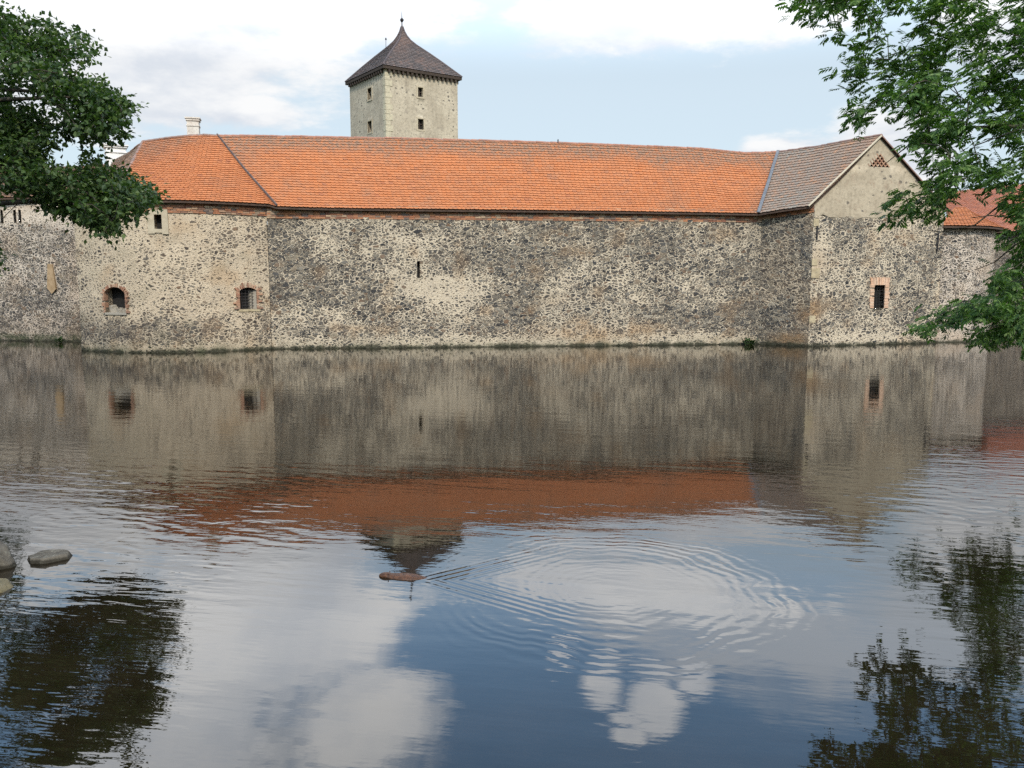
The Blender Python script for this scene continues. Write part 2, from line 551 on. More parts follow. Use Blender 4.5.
M['bark'] = geo_noise_mat('bark', (0.045, 0.036, 0.026), (0.085, 0.07, 0.052), 9, 0.95, 0.03)


def leaf_mat(name, stops, trans):
    m = bpy.data.materials.new(name)
    m.use_nodes = True
    m.node_tree.nodes.clear()
    g = NT(m.node_tree)
    out = g.n('ShaderNodeOutputMaterial')
    b = g.n('ShaderNodeBsdfPrincipled')
    ri = g.n('ShaderNodeNewGeometry').outputs['Random Per Island']
    col = g.ramp(ri, stops)
    b.inputs['Roughness'].default_value = 0.5
    b.inputs['Specular IOR Level'].default_value = 0.3
    g.L.new(col, b.inputs['Base Color'])
    tr = g.n('ShaderNodeBsdfTranslucent')
    g.L.new(g.mix(1.0, col, (1.3, 1.6, 0.6), 'MULTIPLY'), tr.inputs[0])
    mx = g.n('ShaderNodeMixShader')
    mx.inputs[0].default_value = trans
    g.L.new(b.outputs[0], mx.inputs[1]); g.L.new(tr.outputs[0], mx.inputs[2])
    g.L.new(mx.outputs[0], out.inputs[0])
    return m


M['leaf_dark'] = leaf_mat('dark_leaf', [(0, (0.022, 0.042, 0.012)), (0.5, (0.038, 0.068, 0.018)), (0.85, (0.068, 0.105, 0.028)), (1, (0.12, 0.155, 0.05))], 0.34)
M['leaf_ash'] = leaf_mat('ash_leaf', [(0, (0.034, 0.07, 0.022)), (0.5, (0.072, 0.135, 0.034)), (0.85, (0.12, 0.195, 0.048)), (1, (0.18, 0.25, 0.08))], 0.42)
M['leaf_weed'] = leaf_mat('weed_leaf', [(0, (0.02, 0.045, 0.012)), (1, (0.045, 0.085, 0.022))], 0.3)

# water ------------------------------------------------------------
RING = gp(612, 588)
WAKE = gp(428, 580)
m, g, b = new_mat('pond_water')
M['water'] = m
P = g.n('ShaderNodeNewGeometry').outputs['Position']
sp = g.n('ShaderNodeSeparateXYZ', i_0=P)
X, Y = sp.outputs[0], sp.outputs[1]
# broad rings round the spot where the swimmer set off
dx = g.m('SUBTRACT', X, float(RING[0])); dy = g.m('SUBTRACT', Y, float(RING[1]))
wob = g.noise(P, 1.1, 3, 0.55)
rr = g.m('ADD', g.m('SQRT', g.m('ADD', g.m('MULTIPLY', dx, dx), g.m('MULTIPLY', dy, dy))), g.m('MULTIPLY', g.m('SUBTRACT', wob, 0.5), 0.55))
env = g.m('MULTIPLY', g.ss(rr, 0.5, 1.55), g.ss(rr, 2.25, 1.6))
angm = g.ss(g.noise(P, 0.9, 3, 0.6), 0.30, 0.72)
amod = g.m('ADD', 0.15, g.m('MULTIPLY', angm, g.m('ADD', 0.75, g.m('MULTIPLY', g.ss(dx, -1.5, 2.0), 0.4))))
ringh = g.m('MULTIPLY', g.m('MULTIPLY', g.m('SINE', g.m('MULTIPLY', g.m('POWER', rr, 1.12), 2 * PI / 0.18)), env), amod)
env2 = g.m('MULTIPLY', g.ss(rr, 0.1, 0.5), g.ss(rr, 1.7, 0.9))
ring2 = g.m('MULTIPLY', g.m('MULTIPLY', g.m('SINE', g.m('MULTIPLY', rr, 2 * PI / 0.115)), env2), angm)
env3 = g.m('MULTIPLY', g.m('MULTIPLY', g.ss(rr, 2.0, 2.8), g.ss(rr, 6.0, 2.9)), g.ss(dy, -1.2, 0.6))
ring3 = g.m('MULTIPLY', g.m('SINE', g.m('MULTIPLY', rr, 2 * PI / 0.36)), env3)
# the V of the wake
wx = g.m('SUBTRACT', X, float(WAKE[0])); wy = g.m('SUBTRACT', Y, float(WAKE[1]))
arm = g.m('SUBTRACT', g.m('ABSOLUTE', wy), g.m('MULTIPLY', g.m('ADD', wx, 0.1), 0.72))
wenv = g.m('MULTIPLY', g.m('MULTIPLY', g.ss(arm, 0.22, 0.0), g.ss(arm, -0.75, -0.1)), g.m('MULTIPLY', g.ss(wx, -0.2, 0.25), g.ss(wx, 1.9, 0.5)))
wake = g.m('MULTIPLY', g.m('SINE', g.m('MULTIPLY', arm, 2 * PI / 0.13)), wenv)
# wind ripples: long, shallow and drifting in patches
pw = g.v('MULTIPLY', P, (0.62, 1.0, 1.0))
rot = g.n('ShaderNodeVectorRotate', rotation_type='Z_AXIS')
g.L.new(pw, rot.inputs['Vector']); rot.inputs['Angle'].default_value = 0.32
pv = g.v('MULTIPLY', rot.outputs[0], (0.55, 1.5, 1.0))
small = g.noise(pv, 2.6, 3, 0.55)
fine = g.noise(g.v('MULTIPLY', P, (1.0, 1.6, 1.0)), 11.0, 2, 0.5)
swell = g.noise(pv, 0.9, 2, 0.5)
patch = g.noise(P, 0.16, 3, 0.5)
calm = g.ss(Y, 7.5, 12.5)
side = g.m('MAXIMUM', g.ss(X, -1.6, -4.0), g.ss(X, 2.8, 6.0))
nearl = g.m('MULTIPLY', g.ss(X, -2.4, -4.0), g.ss(Y, 12.0, 7.0))
A_small = g.m('ADD', 0.10, g.m('MULTIPLY', calm, 0.12))
A_small = g.m('ADD', A_small, g.m('MULTIPLY', g.m('MULTIPLY', side, g.ss(Y, 17.0, 11.0)), 0.55))
A_small = g.m('MULTIPLY', A_small, g.m('ADD', 0.55, g.m('MULTIPLY', g.ss(patch, 0.35, 0.65), 0.9)))
h = g.m('MULTIPLY', g.m('MULTIPLY', g.m('SUBTRACT', small, 0.5), A_small), 0.012)
h = g.m('ADD', h, g.m('MULTIPLY', g.m('SUBTRACT', swell, 0.5), 0.0045))
h = g.m('ADD', h, g.m('MULTIPLY', g.m('MULTIPLY', g.m('SUBTRACT', fine, 0.5), g.m('ADD', 0.25, calm)), 0.0005))
ph = g.m('ADD', g.m('MULTIPLY', X, 0.46), g.m('MULTIPLY', Y, 0.89))
ph = g.m('ADD', ph, g.m('MULTIPLY', g.m('SUBTRACT', g.noise(g.v('MULTIPLY', P, (0.8, 0.8, 1)), 0.9, 3, 0.6), 0.5), 1.3))
train = g.m('SINE', g.m('MULTIPLY', ph, 2 * PI / 0.29))
tmod = g.m('MULTIPLY', g.ss(g.noise(P, 1.1, 3, 0.6), 0.36, 0.62), g.m('MULTIPLY', side, g.m('MULTIPLY', g.ss(Y, 6.5, 9.0), g.ss(Y, 19.0, 12.0))))
h = g.m('ADD', h, g.m('MULTIPLY', g.m('MULTIPLY', train, tmod), 0.0008))
h = g.m('ADD', h, g.m('MULTIPLY', ringh, 0.00055))
h = g.m('ADD', h, g.m('MULTIPLY', ring2, 0.00018))
h = g.m('ADD', h, g.m('MULTIPLY', ring3, 0.0001))
h = g.m('ADD', h, g.m('MULTIPLY', wake, 0.0006))
bump(g, b, h, 1.0, 1.0)
mud = g.noise(P, 0.8, 5, 0.65)
g.L.new(g.mix(g.ss(mud, 0.3, 0.7), (0.006, 0.0045, 0.002), (0.013, 0.009, 0.0045)), b.inputs['Base Color'])
b.inputs['Roughness'].default_value = 0.01
b.inputs['IOR'].default_value = 1.65

# ground -----------------------------------------------------------
m, g, b = new_mat('grassy_ground')
M['ground'] = m
P = g.n('ShaderNodeNewGeometry').outputs['Position']
zz = g.n('ShaderNodeSeparateXYZ', i_0=P).outputs[2]
n = g.noise(P, 1.2, 7, 0.65)
col = g.mix(g.ss(n, 0.3, 0.7), (0.035, 0.055, 0.018), (0.075, 0.095, 0.03))
col = g.mix(g.ss(g.m('ADD', zz, g.m('MULTIPLY', n, 0.4)), 0.55, 0.25), col, (0.07, 0.055, 0.035))
g.L.new(col, b.inputs['Base Color'])
b.inputs['Roughness'].default_value = 0.95
bump(g, b, g.noise(P, 9, 6, 0.7), 0.06, 0.8)

# ------------------------------------------------------------------ ground and water
def shore_h(x, y):
    """height of the land: banks at the near side and left, moat bed elsewhere"""
    near = 3.3 - 0.10 * np.abs(x) * 0 + 0.35 * np.sin(x * 0.7) - y
    left = (-1.55 - 0.64 * y) - x - 0.4 * np.sin(y * 0.6)
    left = np.where(y < 33, left, -np.abs(y - 33) * 0.8 + left * (y < 60))
    right = x - (2.6 + 0.66 * y) - 0.4 * np.sin(y * 0.5)
    right = np.where(y < 24, right, -1.0 - (y - 24))
    back = y - 95
    isl = np.minimum(y - 47.0, 80 - y)
    isl = np.minimum(isl, 30 - np.abs(x + 2))
    d = np.maximum.reduce([near, left, right, back, isl])
    d = np.maximum(d, np.hypot(x, y - 30) - 140)
    return np.clip(-0.12 + d * 0.55, -1.3, 0.35) + np.clip(d - 0.8, 0, 3) * 0.35 + 0.12 * (fbm(x * 0.5, y * 0.5, 3) - 0.5)


gx = np.concatenate([-np.geomspace(3000, 45, 14), np.linspace(-44, 44, 133), np.geomspace(45, 3000, 14)])
gy = np.concatenate([-np.geomspace(3000, 16, 12), np.linspace(-15, 60, 126), np.geomspace(61, 4000, 18)])
GX, GY = np.meshgrid(gx, gy)
GZ = shore_h(GX, GY)
gv = np.stack([GX, GY, GZ], -1).reshape(-1, 3)
nx, ny = len(gx), len(gy)
gf = [(j * nx + i, j * nx + i + 1, (j + 1) * nx + i + 1, (j + 1) * nx + i) for j in range(ny - 1) for i in range(nx - 1)]
tag(mesh('ground', gv, gf, M['ground'], smooth=True), kind='structure')
tag(mesh('water', [(-160, -40, 0), (160, -40, 0), (160, 160, 0), (-160, 160, 0)], [(0, 1, 2, 3)], M['water']), kind='structure')


# ------------------------------------------------------------------ walls
class Path:
    """a wall's footprint: points (x, y), walked left to right as seen from the moat"""
    def __init__(self, pts, smooth=0):
        pts = [np.asarray(p[:2], float) for p in pts]
        for _ in range(smooth):
            q = [pts[0]]
            for a, b in zip(pts[:-1], pts[1:]):
                q += [a * 0.75 + b * 0.25, a * 0.25 + b * 0.75]
            q.append(pts[-1]); pts = q
        self.p = np.array(pts)
        self.u = np.concatenate([[0], np.cumsum(np.linalg.norm(np.diff(self.p, axis=0), axis=1))])
        self.len = self.u[-1]

    def at(self, u):
        u = np.asarray(u, float)
        return np.stack([np.interp(u, self.u, self.p[:, 0]), np.interp(u, self.u, self.p[:, 1])], -1)

    def nrm(self, u):
        e = 0.35
        t = self.at(np.clip(np.asarray(u) + e, 0, self.len)) - self.at(np.clip(np.asarray(u) - e, 0, self.len))
        t /= np.linalg.norm(t, axis=-1, keepdims=True)
        return np.stack([t[..., 1], -t[..., 0]], -1)      # outwards, to the viewer

    def pix(self, px, py, off=0.0):
        """where the sight line of a spot in the photograph meets this wall: (u, z)"""
        d = ray(px, py)
        best = None
        for i in range(len(self.p) - 1):
            a, b = self.p[i], self.p[i + 1]
            if off:
                a = a + self.nrm(self.u[i]) * off; b = b + self.nrm(self.u[i + 1]) * off
            ab = b - a
            den = d[0] * ab[1] - d[1] * ab[0]
            if abs(den) < 1e-9: continue
            t = (a[0] * ab[1] - a[1] * ab[0]) / den
            q = (d[:2] * t - a) @ ab / (ab @ ab)
            lo, hi = (-1e3 if i == 0 else -1e-6), (1e3 if i == len(self.p) - 2 else 1 + 1e-6)
            if lo <= q <= hi and t > 0:
                r = (self.u[i] + q * np.linalg.norm(ab), CAM_Z + d[2] * t, t)
                key = (0 if -1e-6 <= q <= 1 + 1e-6 else 1, t)
                if best is None or key < best[3]: best = r + (key,)
        return best[:2]

    def P(self, u, z, off=0.0):
        u = np.asarray(u, float)
        q = self.at(u) + self.nrm(u) * np.asarray(off)[..., None]
        return np.concatenate([q, np.broadcast_to(np.asarray(z, float), u.shape)[..., None]], -1)


def blob(px, py, x, y, rx, ry):
    return np.exp(-((px - x) / rx) ** 2 - ((py - y) / ry) ** 2)


def wall(name, path, z0, ztop, openings, wear_tone, mat, parent, step=0.22, rough=0.035, depth=0.5, seed=1, thick=0.0):
    """a wall sheet with real openings cut through it and deep reveals behind them
    openings: (u0, u1, z0, z1);  ztop: number or function of u"""
    zt = ztop if callable(ztop) else (lambda u: np.full_like(np.asarray(u, float), ztop))
    us = set(np.round(np.linspace(0, path.len, max(3, int(path.len / step))), 4)) | set(np.round(path.u, 4))
    zmax = float(np.max(zt(np.linspace(0, path.len, 50))))
    zs = set(np.round(np.linspace(z0, zmax, int((zmax - z0) / step)), 4))
    for (a, b_, c, d) in openings:
        us |= {round(a, 4), round(b_, 4)}; zs |= {round(c, 4), round(d, 4)}

    def thin(vals, keep):
        out = []
        for x in sorted(vals):
            if out and x - out[-1] < 0.035:
                if x in keep: out[-1] = x
                continue
            out.append(x)
        return np.array(out)
    us = thin(us, {round(o[k], 4) for o in openings for k in (0, 1)} | {0.0, round(path.len, 4)})
    zs = thin(zs, {round(o[k], 4) for o in openings for k in (2, 3)})
    U, Z = np.meshgrid(us, zs)
    top = zt(U)
    lim = float(np.max([o[3] for o in openings])) if openings else z0
    Zs = np.where(Z > lim + 0.2, lim + 0.2 + (Z - lim - 0.2) * (top - lim - 0.2) / (zmax - lim - 0.2), Z)
    off = (fbm(U * 0.5, Zs * 0.6, seed) - 0.5) * rough * 3 + (fbm(U * 3, Zs * 3, seed + 5) - 0.5) * rough
    fade = np.minimum(1, np.minimum(U, path.len - U) / 0.4)
    V = path.P(U, Zs, off * fade)
    nu, nz = len(us), len(zs)
    px, py = project(V)
    W = wear_tone(px, py, U, Zs)
    verts = V.reshape(-1, 3).tolist()
    attr = np.stack([np.clip(x, 0, 1) for x in W], -1).reshape(-1, 4).tolist()
    uv = np.stack([U + seed * 37.3, Zs], -1).reshape(-1, 2).tolist()
    faces = []
    for j in range(nz - 1):
        for i in range(nu - 1):
            uc, zc = (us[i] + us[i + 1]) / 2, (zs[j] + zs[j + 1]) / 2
            if any(a < uc < b_ and c < zc < d for (a, b_, c, d) in openings): continue
            faces.append((j * nu + i, j * nu + i + 1, (j + 1) * nu + i + 1, (j + 1) * nu + i))
    for (a, b_, c, d) in openings:
        i0, i1 = int(np.argmin(abs(us - a))), int(np.argmin(abs(us - b_)))
        j0, j1 = int(np.argmin(abs(zs - c))), int(np.argmin(abs(zs - d)))
        loop = [(j0, i) for i in range(i0, i1)] + [(j, i1) for j in range(j0, j1)] + [(j1, i) for i in range(i1, i0, -1)] + [(j, i0) for j in range(j1, j0, -1)]
        n = path.nrm((a + b_) / 2)
        inner = []
        for (j, i) in loop:
            k = j * nu + i
            p = np.array(verts[k])
            verts.append([p[0] - n[0] * depth, p[1] - n[1] * depth, p[2]])
            attr.append(attr[k])
            uv.append([uv[k][0] + (depth if i in (i0, i1) else 0), uv[k][1] + (depth if j in (j0, j1) else 0)])
            inner.append(len(verts) - 1)
        for q in range(len(loop)):
            q2 = (q + 1) % len(loop)
            faces.append((loop[q][0] * nu + loop[q][1], inner[q], inner[q2], loop[q2][0] * nu + loop[q2][1]))
    if thick:
        base = len(verts)
        for i in range(nu):
            n = path.nrm(us[i]); p = np.array(verts[(nz - 1) * nu + i])
            for z in (p[2], z0):
                verts.append([p[0] - n[0] * thick, p[1] - n[1] * thick, z]); attr.append(attr[(nz - 1) * nu + i]); uv.append([uv[(nz - 1) * nu + i][0], z + 9])
        for i in range(nu - 1):
            faces.append(((nz - 1) * nu + i, (nz - 1) * nu + i + 1, base + 2 * i + 2, base + 2 * i))
            faces.append((base + 2 * i, base + 2 * i + 2, base + 2 * i + 3, base + 2 * i + 1))
    return mesh(name, verts, faces, mat, parent, True, uv, {'wear_tone': attr})


def brick_course(path, us, z, mbld, h=0.075, ln=0.26, proud=0.04, back=0.12, jit=0.012):
    """one course of bricks along a wall"""
    u = us[0] + random.uniform(-ln / 2, 0)
    while u < us[1]:
        l = ln * random.uniform(0.75, 1.15)
        a, b_ = max(u, us[0]), min(u + l - 0.012, us[1])
        if b_ - a > 0.05:
            c = (a + b_) / 2
            n = path.nrm(c); t = np.array([-n[1], n[0]])
            zz = z(c) if callable(z) else z
            pr = proud + random.uniform(-jit, jit)
            q = path.at(c) + n * (pr - back) / 2
            mbld.obox([q[0], q[1], zz], [t[0] * (b_ - a) / 2, t[1] * (b_ - a) / 2, 0], [n[0] * (pr + back) / 2, n[1] * (pr + back) / 2, 0], [0, 0, h / 2 * random.uniform(0.88, 0.98)])
        u += l


def cornice(path, u0, u1, z0, z1, parent, proud=0.05, mat='cornice', n=None):
    mb_ = MB()
    n = n or max(2, int((z1(u0) if callable(z1) else z1) - (z0(u0) if callable(z0) else z0)) or 5)
    for k in range(n):
        f = (k + 0.5) / n
        zz = (lambda c, f=f: (z0(c) if callable(z0) else z0) * (1 - f) + (z1(c) if callable(z1) else z1) * f)
        hh = ((z1(u0) if callable(z1) else z1) - (z0(u0) if callable(z0) else z0)) / n
        brick_course(path, (u0, u1), zz, mb_, hh, 0.27, proud * (0.4 + 1.6 * f), 0.10)
    return mb_.build('cornice', M[mat], parent)


def window(path, u0, u1, z0, z1, parent, mat='brick', arch=0.0, bars=(4, 6), sill=True, ring=0.16, pane='hollow', name='window', splay=None, ragged=0.4, depth=0.3):
    """window (pane) > surround of single bricks, grille, sill"""
    uc = (u0 + u1) / 2
    n = path.nrm(uc); t = np.array([-n[1], n[0]])
    c = path.at(uc)

    def W(u, z, o):
        q = c + t * (u - uc) + n * o
        return np.array([q[0], q[1], z])
    win = mesh(name, [W(u0 - .02, z0 - .02, -depth), W(u1 + .02, z0 - .02, -depth), W(u1 + .02, z1 + .02, -depth), W(u0 - .02, z1 + .02, -depth)], [(0, 1, 2, 3)], M[pane], parent)
    k = MB()

    def br(u, z, hu, hz, ang=0.0, proud=0.05):
        ca, sa = math.cos(ang), math.sin(ang)
        pr = proud + random.uniform(-0.015, 0.015)
        k.obox(W(u, z, (pr - 0.2) / 2), np.array([t[0] * ca, t[1] * ca, sa]) * hu, np.array([n[0], n[1], 0]) * (pr + 0.2) / 2, np.array([-t[0] * sa, -t[1] * sa, ca]) * hz)
    z = z0
    zt = z1 - arch
    while z < zt + 0.02:
        hh = 0.078
        for s, ue in ((-1, u0), (1, u1)):
            if random.random() > 0.05:
                wd = ring * random.uniform(1 - ragged, 1 + ragged)
                br(ue + s * wd / 2, z + hh / 2, wd / 2, hh / 2 * 0.9)
        z += hh
    R = (u1 - u0) / 2
    if arch > 0.02:
        rad = (R * R + arch * arch) / (2 * arch)
        zc = z1 - rad
        a0 = math.asin(min(1, R / rad))
        nb = max(5, int(2 * a0 * rad / 0.085))
        for i in range(nb + 2):
            a = -a0 + 2 * a0 * (i - 0.5) / nb
            ln = ring * 1.25 * random.uniform(1 - ragged * 0.4, 1 + ragged * 0.4)
            br(uc + math.sin(a) * (rad + ln / 2), zc + math.cos(a) * (rad + ln / 2), 0.036, ln / 2, -a)
        # corner fillings under the arch
        for s in (-1, 1):
            pts = [W(uc + s * R, zt - 0.0, -0.03)]
            arcp = [W(uc + s * math.sin(a) * rad, zc + math.cos(a) * rad, -0.03) for a in np.linspace(a0, 0.0, 6)]
            pts = [W(uc + s * R, z1, -0.03)] + arcp
            k.add(pts, [(0, i, i + 1) if s < 0 else (0, i + 1, i) for i in range(1, 6)])
    else:
        nb = max(3, int((u1 - u0 + 2 * ring) / 0.085))
        for i in range(nb):
            u = u0 - ring + (u1 - u0 + 2 * ring) * (i + 0.5) / nb
            ln = ring * 1.5 * random.uniform(1 - ragged * 0.3, 1 + ragged * 0.3)
            br(u, z1 + ln / 2, 0.037, ln / 2, (i - nb / 2 + .5) * -0.03)
    k.build('surround', M[mat], win)
    if bars:
        q = MB()
        for i in range(1, bars[0]):
            u = u0 + (u1 - u0) * i / bars[0]
            q.tube([W(u, z0, -0.13), W(u, z1, -0.13)], [0.012, 0.012], 5)
        for i in range(1, bars[1]):
            zz = z0 + (z1 - z0) * i / bars[1]
            q.tube([W(u0, zz, -0.12), W(u1, zz, -0.12)], [0.011, 0.011], 5)
        q.build('grille', M['iron'], win)
    if sill:
        q = MB()
        q.obox(W(uc + .05, z0 - 0.06, -0.13), np.array([t[0], t[1], 0]) * ((u1 - u0) / 2 + ring * 0.6), np.array([n[0], n[1], 0]) * 0.16, (0, 0, 0.055))
        q.build('sill', M['sandstone'], win)
    if splay:
        q = MB()
        a, b_ = splay
        q.add([W(a, z0, -0.29), W(b_, z0, 0.012), W(b_, z1 - arch, 0.012), W(a, z1 - arch * .6, -0.29)], [(0, 1, 2, 3)])
        o = q.build('splayed_reveal', M['white_rubble'], win)
    return win, W


# ------------------------------------------------------------------ roofs of single tiles
def ruled(E, T, sE=None, sT=None, flare=0.0, wob=0.0, seed=3):
    """surface between the eaves line E and the ridge line T (lists of points)"""
    E, T = np.array(E, float), np.array(T, float)

    def par(Q):
        if len(Q) == 1: return np.array([0.0])
        d = np.concatenate([[0], np.cumsum(np.linalg.norm(np.diff(Q, axis=0), axis=1))])
        return d / max(d[-1], 1e-9)
    sE = par(E) if sE is None else np.array(sE, float)
    sT = par(T) if sT is None else np.array(sT, float)

    def cv(Q, q, s):
        return np.stack([np.interp(s, q, Q[:, k]) for k in range(3)], -1)

    def Pf(s, t):
        s = np.asarray(s, float); t = np.broadcast_to(np.asarray(t, float), s.shape)
        s2 = np.clip(s, 0, 1)
        a, b_ = cv(E, sE, s2), cv(T, sT, s2)
        p = a + (b_ - a) * t[..., None]
        if flare: p[..., 2] -= flare * np.sin(np.clip(t, 0, 1) * PI) ** 1.0 * (1 - 0.3 * t)
        if wob: p[..., 2] += wob * (fbm(p[..., 0] * 0.35 + 50, t * 3 + 9, seed) - 0.5) * np.sin(np.clip(t, 0, 1) * PI)
        return p
    return Pf


def tiled(Pf, mat, parent, tile=0.20, expo=0.17, wear_tone=None, name='roof', seed=2, lift=0.055):
    r = np.random.default_rng(seed)
    L = np.linalg.norm(Pf(np.array([0.5]), np.array([1.0])) - Pf(np.array([0.5]), np.array([0.0])))
    nr = max(3, int(round(L / expo)))
    VV, FF, AA = [], [], []
    base = 0
    ss_ = np.linspace(0, 1, 121)
    for k in range(nr):
        t0, t1 = k / nr, min(1.0, (k + 1.45) / nr)
        row = Pf(ss_, np.full_like(ss_, t0))
        cl = np.concatenate([[0], np.cumsum(np.linalg.norm(np.diff(row, axis=0), axis=1))])
        n = max(1, int(round(cl[-1] / tile)))
        edges = (np.arange(n + 2) - (0.5 if k % 2 else 0.0)) / n
        edges = np.unique(np.clip(edges, 0, 1))
        es = np.interp(edges * cl[-1], cl, ss_)
        a, b_ = es[:-1], es[1:]
        gap = (b_ - a) * 0.010
        a, b_ = a + gap, b_ - gap
        m_ = len(a)
        jt = (r.random(m_) - 0.5) * 0.10 / nr
        mid = (a + b_) / 2
        ta = np.full(m_, t0) + jt
        e = 0.004
        sm, tm = np.clip(mid, e, 1 - e), np.full(m_, min(max((t0 + t1) / 2, e), 1 - e))
        ds = Pf(sm + e, tm) - Pf(sm - e, tm)
        dt = Pf(sm, tm + e) - Pf(sm, tm - e)
        N = np.cross(ds, dt)
        N /= np.linalg.norm(N, axis=-1, keepdims=True) + 1e-9
        N *= np.sign(N[:, 2:3] + 1e-9)
        up = lift + (r.random(m_) - 0.5)[:, None] * 0.012
        cor = (t1 - t0) * 0.16
        pts = [Pf(a, np.full(m_, t1)) + N * 0.004, Pf(b_, np.full(m_, t1)) + N * 0.004,
               Pf(b_, ta + cor) + N * up * 0.9, Pf(b_ - (b_ - a) * 0.2, ta) + N * up, Pf(a + (b_ - a) * 0.2, ta) + N * up, Pf(a, ta + cor) + N * up * 0.9]
        th = 0.018
        low = [p - N * th for p in pts[2:]]
        allp = np.stack(pts + low, 1)
        VV.append(allp.reshape(-1, 3))
        c = allp.mean(1)
        px, py = project(c)
        wv = wear_tone(px, py, c) if wear_tone else np.zeros(m_)
        col = np.stack([r.random(m_), np.clip(wv + (r.random(m_) - 0.5) * 0.25, 0, 1), np.zeros(m_), np.ones(m_)], -1)
        AA.append(np.repeat(col, 10, axis=0))
        for q in range(m_):
            o = base + q * 10
            FF.append((o, o + 5, o + 4, o + 3, o + 2, o + 1))
            FF.append((o + 5, o + 9, o + 8, o + 4)); FF.append((o + 4, o + 8, o + 7, o + 3)); FF.append((o + 3, o + 7, o + 6, o + 2))
        base += m_ * 10
    o = mesh(name, np.concatenate(VV), FF, M[mat], parent, False, None, {'wear_tone': np.concatenate(AA)})
    # boards that carry the tiles
    s = np.linspace(0, 1, 61); t = np.linspace(0.004, 1, 9)
    SS, TT = np.meshgrid(s, t)
    B = Pf(SS, TT); B[..., 2] -= 0.03
    B2 = B.copy(); B2[..., 2] -= 0.07
    v = np.concatenate([B.reshape(-1, 3), B2.reshape(-1, 3)])
    q = len(s); nn = q * len(t)
    fs = [(j * q + i, j * q + i + 1, (j + 1) * q + i + 1, (j + 1) * q + i) for j in range(len(t) - 1) for i in range(q - 1)]
    fs += [tuple(x + nn for x in f[::-1]) for f in fs]
    fs += [(i + nn, i + 1 + nn, i + 1, i) for i in range(q - 1)]
    mesh('roof_boards', v, fs, M['underlay'], o)
    return o


def ridge_tiles(pts, mat, parent, r=0.11, ln=0.38, name='ridge_tiles', lift=0.0):
    pts = [np.asarray(p, float) for p in pts]
    k = MB()
    for a, b_ in zip(pts[:-1], pts[1:]):
        L = np.linalg.norm(b_ - a); n = max(1, int(round(L / ln)))
        d = (b_ - a) / L
        side = np.cross(d, (0, 0, 1)); side /= np.linalg.norm(side); up = np.cross(side, d)
        for i in range(n):
            j = random.uniform(-0.012, 0.012)
            p0, p1 = a + d * L * i / n, a + d * L * (i + 1.08) / n
            vs = []
            for p, rr in ((p0, r), (p1, r * 0.86)):
                for q in range(6):
                    an = PI * q / 5
                    vs.append(p + side * math.cos(an) * rr + up * (math.sin(an) * rr * 0.85 + j + lift - 0.03))
            k.add(vs, [(q, q + 1, q + 7, q + 6) for q in range(5)] + [(0, 1, 2, 3, 4, 5), (11, 10, 9, 8, 7, 6)])
    return k.build(name, M[mat], parent)


def ribbon(pts, wd, thick, mat, parent, name, up=(0, 0, 1)):
    pts = [np.asarray(p, float) for p in pts]
    k = MB()
    vs, fs = [], []
    for i, p in enumerate(pts):
        d = pts[min(i + 1, len(pts) - 1)] - pts[max(0, i - 1)]; d /= np.linalg.norm(d)
        s = np.cross(d, up); s /= np.linalg.norm(s); u = np.cross(s, d)
        for (a, b_) in ((-1, 0), (1, 0), (0.85, 1), (-0.85, 1)): vs.append(p + s * a * wd / 2 + u * b_ * thick)
    for i in range(len(pts) - 1):
        for q in range(4):
            q2 = (q + 1) % 4
            fs.append((i * 4 + q, i * 4 + q2, i * 4 + 4 + q2, i * 4 + 4 + q))
    fs += [(3, 2, 1, 0), tuple(len(vs) - 4 + q for q in range(4))]
    k.add(vs, fs)
    return k.build(name, M[mat], parent)


# ================================================================== THE CASTLE
# footprints, from where each wall meets the water
A0, A1 = gp(272, 349)[:2], gp(757, 344.2)[:2]
B1 = gp(808, 346.5)[:2]
B2 = gp(936, 343)[:2]
main = Path([A0, A1])
bast = Path([(-21.3, 44.5), (-19.75, 38.0), (-18.2, 37.1), (-16.2, 36.62), (-14.1, 36.95), (-12.6, 37.75), A0 + np.array([-0.02, 0.02])])
bast = Path(np.vstack([bast.p[:1], Path(bast.p[1:], 2).p]))
side = Path([A1, B1])
front = Path([B1, B2])

EAVE = 6.55


def edge(path, px, py, off):
    u, z = path.pix(px, py, off)
    q = path.at(u) if 0 <= u <= path.len else path.p[0] + (path.p[1] - path.p[0]) * u / path.len if len(path.p) == 2 else path.at(u)
    n = path.nrm(np.clip(u, 0, path.len))
    return np.array([q[0] + n[0] * off, q[1] + n[1] * off, z])


# ---- the long range with the orange roof
wing = thing('castle_range', 'long castle range of dark rubble stone under a wide orange tiled roof', 'castle range', [0, 40.2, 0])


